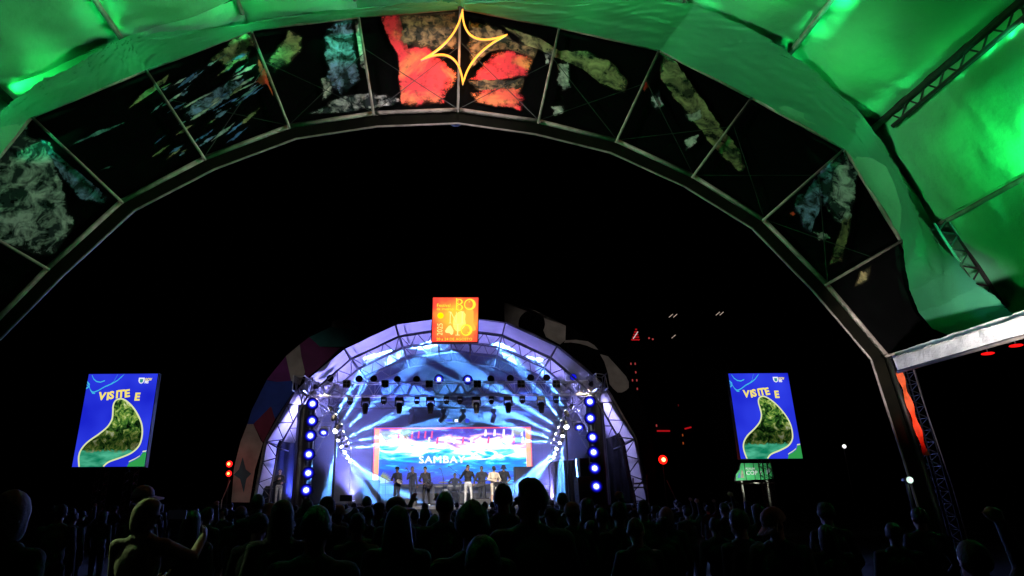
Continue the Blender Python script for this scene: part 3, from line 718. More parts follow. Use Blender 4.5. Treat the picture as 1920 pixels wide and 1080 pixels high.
# moving-head beam lamps on the side ladders
LS = [((629, 779), (657, 733)), ((640, 797), (676, 733)), ((643, 810), (730, 728)), ((648, 822), (762, 768)), ((652, 831), (750, 810)), ((657, 840), (712, 835)),
      ((629, 808), (585, 880)), ((634, 825), (612, 930)), ((640, 837), (690, 930)), ((646, 848), (720, 925)), ((651, 857), (735, 915)), ((656, 864), (715, 905))]
RS = [((1061, 772), (1040, 735)), ((1053, 790), (1010, 735)), ((1048, 802), (950, 740)), ((1043, 814), (930, 762)), ((1040, 824), (955, 798)), ((1035, 831), (985, 826)),
      ((1062, 800), (1085, 880)), ((1055, 817), (1052, 900)), ((1050, 830), (1000, 905)), ((1044, 841), (985, 900)), ((1041, 850), (975, 905)), ((1038, 857), (985, 915))]
BEAM = (.13, .40, 1.)
BEAMW = 45000
def beam_lamp(a, b, k, side, row):
    Y = 31.2 + .75 * (k % 6)
    p = P(a[0], a[1], Y); q = P(b[0], b[1], Y + (1.0 if k < 6 else -.4))
    lab = 'small moving-head lamp throwing a %s beam from the %s side ladder' % ('rising' if k < 6 else 'falling', side)
    t = thing('beam_lamp', lab, 'stage lamp', p, 'beam lamps on the %s ladder' % side)
    m = aim(p, q)
    MB().lathe([(.06, -.34), (.10, -.26), (.11, -.04), (.12, -.01)], m, 12).build('head', BLACK, t, True)
    rr = .12 if k == 6 else (.085 if (k > 6 or k == 0) else .065)
    MB().ell(p, (rr, rr, rr), 12, 8).build('lens', EM('beam lens', (.85, .95, 1), 14), t, True)
    d = (q - p).normalized()
    MB().box(p - d * .2 + Vector((0, .16, 0)), (.22, .12, .16)).build('base', BLACK, t)
    spot(p + d * (rr + .02), q, BEAMW * (5.0 if k < 6 else 2.6), 9 if k < 6 else 11, BEAM, t, .35, .05)
    return p
for side, lst in (('west', LS), ('east', RS)):
    ps = [beam_lamp(a, b, k, {'west': 'interpreter', 'east': 'loudspeaker'}[side], k // 6) for k, (a, b) in enumerate(lst)]
    t = thing('lamp_ladder', 'dark ladder of pipes carrying beam lamps beside the %s' % ('interpreter' if side == 'west' else 'loudspeaker stack'), 'lamp ladder', (ps[0].x, ps[0].y, DECK))
    for g in (ps[:6], ps[6:]):
        MB().path([p + Vector((0, .25, 0)) for p in g], .03).build('rail', BLACK, t)
        for p in (g[0], g[-1]): MB().tube(p + Vector((0, .25, 0)), (p.x, p.y + .25, DECK), .03).build('upright', BLACK, t)

# ------------------------------------------------------------------ stage trusses and hung lamps
BRUSH = M('brushed aluminium truss', (.55, .55, .56), .4, .6, .15)
def box_truss(mb, a, b, wy, hz, n, r=.028, up=Vector((0, 0, 1))):
    """four chords with zigzag lacing between a and b (lower centre line)"""
    a = Vector(a); b = Vector(b); d = (b - a).normalized(); s = d.cross(up).normalized() * (wy / 2); h = up * hz
    co = [(-s), (s), (-s + h), (s + h)]
    for c in co: mb.tube(a + c, b + c, r, 6)
    for k in range(n):
        p, m, q = a.lerp(b, k / n), a.lerp(b, (k + .5) / n), a.lerp(b, (k + 1) / n)
        for sd in (-s, s):
            mb.tube(p + sd, m + sd + h, r * .7, 5).tube(m + sd + h, q + sd, r * .7, 5)
        mb.tube(p - s, m + s, r * .6, 4).tube(p - s + h, m + s + h, r * .6, 4)
        mb.tube(p - s, p - s + h, r * .6, 4)
TZ = 6.55; TH = .62; TY = 30.55
tr = thing('front_truss', 'long silver lattice truss across the stage mouth hung with lamps', 'truss', (SX, TY, TZ))
for k in range(6):
    mb = MB(); x0 = -7.1 + 13.7 * k / 6; box_truss(mb, (x0, TY, TZ), (x0 + 13.7 / 6, TY, TZ), .5, TH, 3); mb.build('truss_section', BRUSH, tr)
tr2 = thing('rear_truss', 'hazy second truss behind the front one', 'truss', (SX, 34.4, 6.4))
for k in range(4):
    mb = MB(); x0 = -6.6 + 12.6 * k / 4; box_truss(mb, (x0, 34.4, 6.5), (x0 + 12.6 / 4, 34.4, 6.5), .3, .34, 4, .018); mb.build('truss_section', DARKSTEEL, tr2)
for s, lab in ((-1, 'silver side truss running back above the interpreter'), (1, 'silver side truss running back above the loudspeaker stack')):
    x = SX + s * 6.95
    t = thing('side_truss', lab, 'truss', (x, 33, TZ))
    for y0, y1 in ((28.7, 31.4), (31.4, 34.2), (34.2, 37.)):
        mb = MB(); box_truss(mb, (x, y0, TZ), (x, y1, TZ), .5, .68, 4); mb.build('truss_section', BRUSH, t)
    t2 = thing('truss_tower', 'black-draped truss tower carrying blue lamps on the %s side' % ('interpreter' if s < 0 else 'loudspeaker'), 'truss tower', (x, 30.2, 0))
    mb = MB(); box_truss(mb, (x, 30.5, 0), (x, 30.5, TZ + 1.1), .45, .45, 12, .025, Vector((0, 1, 0))); mb.build('tower_truss', BRUSH, t2)
    MB().box((x, 30.72, TZ + 1.25), (.62, .5, .3)).build('tower_head', M('grey hoist cover', (.09, .09, .095), .7), t2)
    def fn(u, v):
        a = 2 * PI * u; r = .40 + .03 * math.sin(u * 40) + .02 * noise.noise(Vector((u * 8, v * 14, s)))
        return Vector((x + r * math.cos(a), 30.72 + r * math.sin(a), DECK + (TZ - DECK - .4) * v))
    MB().grid(fn, 60, 24).build('drape', M('glossy black drape', (.012, .012, .02), .4, 0, .3), t2, True)
# ---- lamp kinds
HALO = EM('par blue rim', (.012, .012, 1.), 1.6); CORE = EM('par core', (.62, .74, 1.), 3.2); DIMB = EM('par blue dim', (.01, .012, .8), .8)
DARKLENS = M('dark lens', (.03, .03, .04), .15)
def par_light(p, tgt, label, group, lit=2, r=.19, power=0, deg=100):
    t = thing('par_light', label, 'stage lamp', p, group)
    m = aim(p, tgt)
    MB().lathe([(r * .5, -.30), (r * .8, -.26), (r * 1.08, -.06), (r * 1.12, .0), (r * 1.02, .006)], m, 16).build('can', BLACK, t, True)
    if lit == 2:
        rg = [0.001, .40, .48, .57, .67, .78, .90, 1.02]
        cs = [(.62, .74, 1., 3.2), (.30, .38, 1., 2.2), (.09, .11, 1., 1.6), (.025, .025, 1., 1.1), (.012, .012, .9, .6), (.008, .008, .7, .32), (.005, .005, .5, .16)]  # blue bloom halo painted as fading rings of glow on the lens
        mb = MB()
        for k in range(7): mb.lathe([(r * rg[k], .014), (r * rg[k + 1], .0135)], m, 24, k); 
        mb.f = [f for f in mb.f if len(f) == 4]; mb.m = [k for k in range(7) for _ in range(24)]
        mb.build('lens', [EM('par halo ring %d' % k, c[:3], c[3]) for k, c in enumerate(cs)], t)
        for k in range(6):
            c = m @ Vector((r * .30 * math.cos(k * PI / 3), r * .36 * math.sin(k * PI / 3), .024)); MB().ell(c, (.02, .02, .02), 6, 5).build('diode', HALO, t)
    elif lit == 1: MB().lathe([(.001, .02), (r * .98, .012)], m, 18).build('lens', DIMB, t)
    else: MB().lathe([(.001, .01), (r * .98, .008)], m, 18).build('lens', DARKLENS, t)
    mb = MB()
    for sx in (-1, 1): mb.tube(m @ Vector((sx * r * 1.2, 0, -.1)), m @ Vector((sx * r * 1.2, 0, -.42)), .015, 5)
    mb.tube(m @ Vector((-r * 1.2, 0, -.42)), m @ Vector((r * 1.2, 0, -.42)), .015, 5); mb.build('yoke', BLACK, t)
    if power: spot(p + (Vector(tgt) - p).normalized() * .08, tgt, power, deg, (.22, .30, 1.), t, .7, r * .5)
    return t
for px, lst, sd in ((0, [(586, 757), (585, 789), (582, 817), (579, 852), (578, 887), (574, 919)], 'interpreter'), (1, [(1106, 753), (1107, 784), (1111, 820), (1113, 848), (1115, 878), (1118, 912)], 'loudspeaker')):
    for k, (x, y) in enumerate(lst):
        p = P(x, y, 30.05)
        hgt = ['topmost', 'second from the top', 'third from the top', 'third from the deck', 'second from the deck', 'lowest'][k]
        par_light(p, p + Vector((-.12 * p.x, -6, -.5 + .3 * k)), 'blue glowing par lamp, %s on the %s tower' % (hgt, sd), 'blue par lamps on the towers', 2, .27, 450, 110)
for (x, y, sd) in ((607, 811, 'interpreter'), (1086, 801, 'loudspeaker')):
    p = P(x, y, 31.6); par_light(p, p + Vector((0, -2, -2.2)), 'blue par lamp tilted down inside the %s tower' % sd, 'blue par lamps inside the towers', 2, .24, 500, 90)
for k, (x, y, lit) in enumerate([(619, 709, 0), (673, 710, 0), (701, 710, 0), (745, 711, 0), (781, 711, 0), (823, 711, 2), (877, 712, 2), (920, 710, 0), (957, 709, 0), (995, 708, 0), (1025, 708, 0), (1075, 707, 1)]):
    p = P(x, y, 30.5)
    lab = {0: 'unlit black par lamp standing on the top chord of the front truss', 1: 'dim blue par lamp on the truss top by the loudspeaker tower', 2: 'lit blue par lamp on the truss top under the festival sign'}[lit]
    par_light(p, p + Vector((0, -5, -1.0 if lit else .8)), lab, 'par lamps on the front truss', lit, .22 if lit == 2 else .155, 250 if lit == 2 else 0, 110)
for k, (x, y) in enumerate([(824, 789), (876, 789)]):
    p = P(x, y, 36.2); par_light(p, p + Vector((0, -4, -1.5)), 'small blue par lamp at one end of the row over the LED wall', 'blue lamps over the LED wall', 1, .13)
for (x, y, m, lab) in ((842, 789, DIMB, 'dim blue bar lamp over the LED wall'), (859, 789, CORE, 'bright white-blue bar lamp over the LED wall')):
    p = P(x, y, 36.2); t = thing('bar_lamp', lab, 'stage lamp', p)
    MB().box(p, (.44, .16, .2)).build('housing', BLACK, t); MB().box(p + Vector((0, -.085, 0)), (.38, .01, .13)).build('lens', m, t)
    MB().tube(p, p + Vector((0, .25, 1.2)), .02).build('hanger', BLACK, t)
SHINY = M('glossy black casing', (.02, .02, .022), .22, 0, .3)
def moving_head(p, label, group, s=1., yaw=0., tilt=0., mat=None):
    """hung from p; head points down, tilted"""
    t = thing('moving_head', label, 'stage lamp', p, group, yaw); c = mat or SHINY
    MB().box((0, 0, -.10 * s), (.40 * s, .30 * s, .18 * s)).build('base', c, t, local=True)
    mb = MB().tube((-.1 * s, 0, -.02 * s), (-.1 * s, 0, .10), .02).tube((.1 * s, 0, -.02 * s), (.1 * s, 0, .10), .02); mb.build('clamp', BRUSH, t, local=True)
    R = Matrix.Translation((0, 0, -.42 * s)) @ Matrix.Rotation(tilt, 4, 'X') @ Matrix.Rotation(PI, 4, 'X')
    mb = MB()
    for sx in (-1, 1): mb.box((sx * .19 * s, 0, -.30 * s), (.05 * s, .16 * s, .30 * s))
    mb.box((0, 0, -.17 * s), (.43 * s, .15 * s, .05 * s)); mb.build('yoke', c, t, local=True)
    prof = [(.02, -.16), (.13, -.13), (.16, -.02), (.155, .12), (.13, .26), (.105, .36), (.11, .38)] if s > .8 else [(.02, -.14), (.15, -.1), (.17, .02), (.15, .13), (.13, .15)]
    hd = MB().lathe([(r * s, z * s) for r, z in prof], R, 18).build('head', c, t, True, True)
    MB().lathe([(.001, (prof[-1][1] + .004) * s), (.1 * s, (prof[-1][1] + .006) * s)], R, 16).build('lens', DARKLENS, hd, local=True)
    return t
for k, x in enumerate((686, 749, 807, 893, 952, 1014)):
    p = P(x, 740, TY - .05); p.z = TZ - .08
    moving_head(p, 'large black moving-head lamp hanging nose down from the front truss', 'large moving heads on the front truss', .98, random.uniform(-.1, .1), random.uniform(-.08, .08))
for k, x in enumerate((657, 720, 782, 837, 862, 921, 979, 1042)):
    p = P(x, 738, TY - .05); p.z = TZ - .06
    moving_head(p, 'small stubby moving-head lamp hanging from the front truss', 'small moving heads on the front truss', .62, random.uniform(-.2, .2), random.uniform(-.4, .2))
for k, (x, tl) in enumerate(((772, -.3), (832, .7), (868, -.7), (925, .3))):
    p = P(x, 752, 34.4); p.z = 6.42
    moving_head(p, 'moving-head lamp hanging tilted in the haze from the rear truss', 'moving heads on the rear truss', .95, 1.57 if k % 2 else -1.57, tl)
for k, x in enumerate((650, 722, 805, 895, 977, 1043)):
    p = P(x, 720, 30.24); t = thing('blinder', 'black four-eyed blinder lamp clamped inside the front truss', 'stage lamp', p, 'blinders on the front truss')
    MB().box(p, (.36, .12, .36)).build('housing', BLACK, t)
    for a in (-1, 1):
        for b in (-1, 1):
            m = aim(p + Vector((a * .085, -.062, b * .085)), p + Vector((a * .085, -1, b * .085)))
            MB().lathe([(.075, 0), (.07, .012), (.03, -.0), (.001, .01)], m, 10).build('eye', M('blinder reflector', (.3, .28, .26), .25, .8), t)
# warm work lights at both truss ends
for (x, y, sd, dx) in ((593, 728, 'interpreter', .5), (1108, 722, 'loudspeaker', -.5)):
    p = P(x, y, 29.6); t = thing('work_light', 'warm white work light shining down the %s end of the truss' % sd, 'stage lamp', p)
    tg = p + Vector((dx, 1.4, -1.2)); m = aim(p, tg)
    MB().lathe([(.06, -.2), (.12, -.1), (.14, 0)], m, 12).build('can', BLACK, t, True)
    MB().lathe([(.001, .01), (.12, .008)], m, 12).build('lens', EM('warm lens', (1, .8, .5), 6), t)
    MB().tube(p, p + Vector((0, .4, .3)), .02).build('bracket', BLACK, t)
    spot(p + (tg - p).normalized() * .05, tg, 900, 60, (1, .82, .55), t, .7, .08)
for s_, sd in ((-1, 'interpreter'), (1, 'loudspeaker')):  # lamps added to brighten the lower vault walls
    p = Vector((SX + s_ * 6.1, 31.7, 6.1)); tg = Vector((SX + s_ * 8.7, 30.9, 4.6)); t = thing('added_side_wash', 'added lavender wash lamp hung inside the truss, facing the vault wall on the %s side' % sd, 'stage lamp', p); m = aim(p, tg)
    MB().lathe([(.08, -.2), (.13, -.14), (.14, 0)], m, 14).build('can', BLACK, t, True); MB().lathe([(.001, .006), (.12, .004)], m, 14).build('lens', EM('wash lens', (.6, .6, 1), 3), t)
    MB().tube(p, p + Vector((0, 0, .5)), .02).build('hanger', BLACK, t); spot(p + (tg - p).normalized() * .05, tg, 700, 110, (.42, .38, 1.), t, .8, .12)
# wash lamps added on the deck to light the vault and haze
for (x, y, tg, col, pw, lab) in (
        (-5.2, 32.6, (-5.6, 32.0, 10.5), (.30, .27, 1.), 8500, 'added wash lamp on the deck below the interpreter side of the vault'),
        (4.6, 32.6, (5.0, 32.0, 10.5), (.30, .27, 1.), 8500, 'added wash lamp on the deck below the loudspeaker side of the vault'),
        (-2.6, 35.9, (-1.5, 35.0, 11), (.07, .09, 1.), 7000, 'added blue wash lamp behind the riser, singer side'),
        (2.2, 35.9, (1.0, 35.0, 11), (.06, .18, 1.), 7000, 'added blue wash lamp behind the riser, drum side'),
        (-7.7, 31.6, (-8.4, 33.2, 4.5), (.10, .14, 1.), 1500, 'added blue wash lamp on the deck behind the interpreter')):
    p = Vector((x, y, DECK + .25)); t = thing('added_wash_lamp', lab, 'stage lamp', p); m = aim(p, tg)
    MB().lathe([(.08, -.2), (.14, -.14), (.16, 0)], m, 14).build('can', BLACK, t, True); MB().lathe([(.001, .006), (.14, .004)], m, 14).build('lens', EM('wash lens', (.6, .6, 1), 3), t)
    MB().box((x, y, DECK + .03), (.3, .2, .05)).build('foot', BLACK, t)
    spot(p + (Vector(tg) - p).normalized() * .05, tg, pw, 105, col, t, .8, .15)

# ------------------------------------------------------------------ festival sign on the arch crown
sg = thing('festival_sign', 'glowing red and yellow lightbox sign reading Festival de Inverno Bonito 2025', 'lightbox sign', P(853, 642, 29.3))
SG0, SG1, SG2, SG3 = P(810, 641, 29.3), P(895, 641, 29.3), P(897, 558, 29.3), P(812, 558, 29.3)
def G(u, v, d=0.):
    """u right, v up, both 0..1 over the sign face"""
    p = SG0.lerp(SG1, u).lerp(SG3.lerp(SG2, u), v); return p + Vector((0, -d, 0))
MB().prism([G(-.02, -.02), G(1.02, -.02), G(1.02, 1.02), G(-.02, 1.02)], (0, .3, 0)).build('box_frame', M('dark red frame', (.10, .008, .008), .5), sg)
def sign_mat():
    m = bpy.data.materials.new('backlit sign'); m.use_nodes = True
    n = m.node_tree.nodes; l = m.node_tree.links; n.clear()
    o = n.new('ShaderNodeOutputMaterial'); e = n.new('ShaderNodeEmission'); e.inputs[1].default_value = 1.4
    tc = n.new('ShaderNodeTexCoord'); mp = n.new('ShaderNodeMapping'); c = G(.56, .5)
    mp.inputs['Location'].default_value = (-c.x, -c.y, -c.z); l.new(tc.outputs['Object'], mp.inputs[0])
    vl = n.new('ShaderNodeVectorMath'); vl.operation = 'LENGTH'; l.new(mp.outputs[0], vl.inputs[0])
    nz = n.new('ShaderNodeTexNoise'); nz.inputs['Scale'].default_value = 1.6; l.new(tc.outputs['Object'], nz.inputs['Vector'])
    a = n.new('ShaderNodeMath'); a.operation = 'MULTIPLY_ADD'; a.inputs[1].default_value = .9; l.new(nz.outputs[0], a.inputs[0]); l.new(vl.outputs['Value'], a.inputs[2])
    cr = n.new('ShaderNodeValToRGB'); R = cr.color_ramp
    st_ = [(.42, '#ffb93a'), (.66, '#ff9038'), (.9, '#ff5a38'), (1., '#ff4638')]
    while len(R.elements) < len(st_): R.elements.new(.5)
    for el, (p, cc) in zip(R.elements, st_): el.position = p; el.color = lin(cc)
    mr = n.new('ShaderNodeMapRange'); mr.inputs[1].default_value = .2; mr.inputs[2].default_value = 1.8; l.new(a.outputs[0], mr.inputs[0])
    l.new(mr.outputs[0], cr.inputs[0]); l.new(cr.outputs[0], e.inputs[0]); l.new(e.outputs[0], o.inputs[0])
    return m
MB().poly([G(0, 0, .01), G(1, 0, .01), G(1, 1, .01), G(0, 1, .01)]).build('sign_face', sign_mat(), sg)
YEL = EM('sign yellow', '#ffe83c', 1.25); PALE = EM('sign pale yellow', '#fff08a', 1.2); DEEP = EM('sign pure yellow', '#fff000', 1.25)
def gtext(s, u, v, h, mat, name, rot=0., wd=1., off=.004):
    vs, fs = text_mb(s, 1., off); W = (SG1 - SG0).length; c, sn = math.cos(rot), math.sin(rot)
    mb = MB().add([G(u + (p.x * wd * c - p.y * sn) * h, v + (p.x * wd * sn + p.y * c) * h, .018) for p in vs], fs)
    mb.build(name, mat, sg)
gtext('Festival', .085, .785, .105, YEL, 'lettering', 0, .98); gtext('de Inverno', .085, .71, .088, YEL, 'lettering', 0, .98)
gtext('20 a 24 DE AGOSTO', .095, .03, .083, YEL, 'lettering', 0, 1.07)
gtext('2025', .225, .14, .17, PALE, 'lettering', PI / 2, .82)
def gpoly(pts, mat, name, d=.022): MB().poly([G(u, v, d) for u, v in pts]).build(name, mat, sg)
def blob(c, r, wob, n=28, ph=0.): return [(c[0] + r[0] * math.cos(2 * PI * k / n) * (1 + wob * math.sin(2 * 2 * PI * k / n + ph)), c[1] + r[1] * math.sin(2 * PI * k / n) * (1 + wob * math.sin(2 * 2 * PI * k / n + ph))) for k in range(n)]
gpoly(blob((.60, .46), (.14, .24), .12, ph=.6), EM('sign glow', '#ffe26a', 1.35), 'motif', .013)
gpoly([(.74, .78), (.86, .76), (.90, .68), (.905, .5), (.90, .42), (.95, .34), (.96, .27), (.92, .24), (.84, .25), (.76, .3), (.72, .5)], EM('sign amber', '#ffc24a', 1.1), 'motif', .015)
gpoly([(.37, .36), (.40, .37), (.43, .33), (.47, .25), (.46, .17), (.42, .15), (.38, .19), (.30, .20), (.28, .24), (.32, .31)], PALE, 'motif', .016)
def ring(c, R, r2, off, mat, name):
    mb = MB(); n = 30
    for k in range(n):
        a, b = 2 * PI * k / n, 2 * PI * (k + 1) / n
        f = lambda t, q, o: G(c[0] + q[0] * math.cos(t) + o[0], c[1] + q[1] * math.sin(t) + o[1], .022)
        mb.poly([f(a, R, (0, 0)), f(b, R, (0, 0)), f(b, r2, off), f(a, r2, off)])
    mb.build(name, mat, sg)
ring((.815, .84), (.13, .13), (.085, .10), (-.018, .0), YEL, 'letter_o'); ring((.755, .26), (.13, .13), (.085, .10), (-.018, .0), YEL, 'letter_o')
ring((.585, .90), (.075, .062), (.048, .045), (-.01, .0), YEL, 'letter_b_bowl'); ring((.59, .77), (.078, .07), (.05, .055), (-.01, 0), YEL, 'letter_b_bowl')
gpoly([(.51, .71), (.535, .71), (.535, .98), (.51, .98)], YEL, 'letter_b_stem'); gpoly([(.55, .71), (.56, .71), (.56, .97), (.55, .97)], YEL, 'letter_b_stem')
mb = MB()
for q in ([(.36, .41), (.42, .41), (.42, .422), (.36, .422)], [(.38, .42), (.40, .42), (.40, .67), (.38, .67)], [(.35, .66), (.40, .66), (.40, .675), (.35, .675)], [(.39, .67), (.41, .67), (.535, .42), (.515, .42)], [(.515, .42), (.53, .42), (.53, .67), (.515, .67)],
          [(.64, .42), (.67, .42), (.67, .67), (.64, .67)], [(.615, .41), (.695, .41), (.695, .424), (.615, .424)], [(.615, .664), (.695, .664), (.695, .678), (.615, .678)],
          [(.545, .15), (.575, .15), (.575, .40), (.545, .40)], [(.51, .14), (.61, .14), (.61, .155), (.51, .155)], [(.46, .385), (.66, .385), (.66, .40), (.46, .40)]):
    mb.poly([G(u, v, .024) for u, v in q])
mb.build('letters_n_i_t', PALE, sg)
gpoly([(.175 + (.085 if k % 2 == 0 else .055) * math.cos(2 * PI * k / 32), .585 + (.085 if k % 2 == 0 else .055) * math.sin(2 * PI * k / 32)) for k in range(32)], DEEP, 'sun_emblem')
for c in ((.80, .90), (.79, .21)):
    gpoly([(c[0] + (.03 if k % 2 == 0 else .008) * math.cos(PI * k / 4), c[1] + (.03 if k % 2 == 0 else .008) * math.sin(PI * k / 4)) for k in range(8)], YEL, 'sparkle', .026)
for u in (.15, .85): MB().tube(G(u, 0, -.2), G(u, -.25, -.6), .04).build('bracket', STEEL_W, sg)

# ------------------------------------------------------------------ the two big side screens
def side_screen(x0, x1, z0, z1, Y, label, foot):
    t = thing('side_screen', label, 'LED screen', ((x0 + x1) / 2, Y, 0), 'blue tourism screens beside the stage')
    W, Hh = x1 - x0, z1 - z0
    def Q(u, v, d=0.): return Vector((x0 + W * u, Y - d, z0 + Hh * v))
    MB().prism([Q(-.01, -.008), Q(1.01, -.008), Q(1.01, 1.008), Q(-.01, 1.008)], (0, .22, 0)).build('cabinet', BLACK, t)
    blue = EM('screen blue', '#2230dc', 1.0)
    if len(blue.node_tree.nodes) < 4:
        n = blue.node_tree.nodes; l = blue.node_tree.links; tc = n.new('ShaderNodeTexCoord'); nz = n.new('ShaderNodeTexNoise'); nz.inputs['Scale'].default_value = .5
        l.new(tc.outputs['Object'], nz.inputs['Vector']); cr = n.new('ShaderNodeValToRGB'); cr.color_ramp.elements[0].color = lin('#1a24cc'); cr.color_ramp.elements[1].color = lin('#3040ea')
        cr.color_ramp.elements[0].position = .35; cr.color_ramp.elements[1].position = .65
        l.new(nz.outputs[0], cr.inputs[0]); l.new(cr.outputs[0], [k for k in n if k.type == 'EMISSION'][0].inputs[0])
    MB().poly([Q(0, 0, .01), Q(1, 0, .01), Q(1, 1, .01), Q(0, 1, .01)]).build('picture', blue, t)
    # drop-shaped river photo
    ctl = [(.10, .0), (.07, .10), (.085, .18), (.16, .26), (.30, .345), (.40, .42), (.445, .50), (.44, .58), (.43, .65), (.455, .705), (.53, .722), (.62, .69), (.73, .615), (.83, .51), (.885, .42), (.905, .32), (.885, .22), (.80, .145), (.66, .095), (.50, .05), (.43, .0)]
    pts = []
    for i in range(len(ctl) - 1):
        p0, p1, p2, p3 = ctl[max(i - 1, 0)], ctl[i], ctl[i + 1], ctl[min(i + 2, len(ctl) - 1)]
        for k in range(5):
            f = k / 5
            pts.append(tuple(.5 * (2 * p1[q] + (p2[q] - p0[q]) * f + (2 * p0[q] - 5 * p1[q] + 4 * p2[q] - p3[q]) * f * f + (3 * p1[q] - p0[q] - 3 * p2[q] + p3[q]) * f ** 3) for q in (0, 1)))
    pts.append(ctl[-1])
    MB().poly([Q(u, v, .014) for u, v in pts]).build('river_photo', river_mat(z0, Hh), t)
    CR = EM('screen cream', '#dfe6a8', 1.0)
    mb = MB(); h = .011
    for a, b in zip(pts, pts[1:]):
        dx, dy = b[0] - a[0], (b[1] - a[1]) * 1.3; L_ = math.hypot(dx, dy) or 1; nx, ny = -dy / L_ * h, dx / L_ * h / 1.3
        mb.poly([Q(a[0] - nx, max(a[1] - ny, .001), .018), Q(b[0] - nx, max(b[1] - ny, .001), .018), Q(b[0] + nx, max(b[1] + ny, .001), .018), Q(a[0] + nx, max(a[1] + ny, .001), .018)])
    mb.build('photo_outline', CR, t)
    MB().poly([Q(u, v, .014) for u, v in ((.76, 0), (.78, .04), (.86, .07), (.92, .10), (.95, .145), (1, .15), (1, 0))]).build('corner_shape', EM('screen leaf green', '#2f9a4c', 1.), t)
    cs = [(.755, .0), (.78, .043), (.86, .073), (.92, .103), (.95, .148), (1, .153)]
    mb = MB()
    for a, b in zip(cs, cs[1:]): mb.poly([Q(a[0] - .008, a[1], .018), Q(b[0] - .008, b[1], .018), Q(b[0], b[1] + .014, .018), Q(a[0], a[1] + .014, .018)])
    mb.build('corner_outline', CR, t)
    YL = EM('screen letter yellow', '#f4e070', 1.05)
    for ch, u, v, a in (('V', .20, .715, -.05), ('I', .315, .712, .05), ('S', .35, .722, .08), ('I', .445, .730, .10), ('T', .475, .735, .10), ('E', .57, .738, .16), ('E', .715, .705, .0)):
        vs, fs = text_mb(ch, 1., .045); c, s = math.cos(a), math.sin(a); k = .16
        MB().add([Q(u + (p.x * c - p.y * s) * k * .95, v + (p.x * s + p.y * c) * k * .72, .022) for p in vs], fs).build('letter', YL, t)
    CY_ = EM('screen cyan line', '#46c8f0', .9)
    for line, wd in (([(0, .90), (.03, .87), (.06, .82), (.09, .795), (.12, .79), (.18, .81), (.26, .85), (.36, .885), (.43, .92), (.48, .96), (.52, 1.)], .013), ([(0, .875), (.04, .85), (.07, .81), (.10, .78), (.14, .778)], .01), ([(.05, .98), (.08, .94), (.13, .91), (.19, .902), (.25, .92)], .012), ([(.30, .86), (.38, .91), (.42, .99)], .006), ([(0, .83), (.03, .845), (.04, .87), (0, .90)], .02)):
        mb = MB()
        for a, b in zip(line, line[1:]): mb.poly([Q(a[0], a[1], .016), Q(b[0], b[1], .016), Q(b[0], min(b[1] + wd, 1), .016), Q(a[0], min(a[1] + wd, 1), .016)])
        mb.build('wave_line', CY_, t)
    wh = EM('screen logo white', '#f4f6ff', 1.)
    MB().poly([Q(u, v, .02) for u, v in ((.735, .955), (.82, .955), (.82, .92), (.805, .897), (.778, .888), (.75, .897), (.735, .92))]).build('logo_shield', wh, t)
    MB().poly([Q(u, v, .024) for u, v in ((.753, .94), (.803, .94), (.80, .905), (.778, .898), (.756, .905))]).build('logo_emblem', EM('logo teal', '#3a9a98', .9), t)
    for s_, v, m in (('GOV', .922, YL), ('MS', .893, wh)):
        vs, fs = text_mb(s_, 1., .05); MB().add([Q(.826 + p.x * .045, v + p.y * .04, .02) for p in vs], fs).build('logo_text', m, t)
    mb = MB()
    for x in foot: box_truss(mb, (x, Y + .5, 0), (x, Y + .5, z1 - .3), .34, .34, 18, .02, Vector((0, 1, 0)))
    mb.build('support_truss', DARKSTEEL, t)
    return t
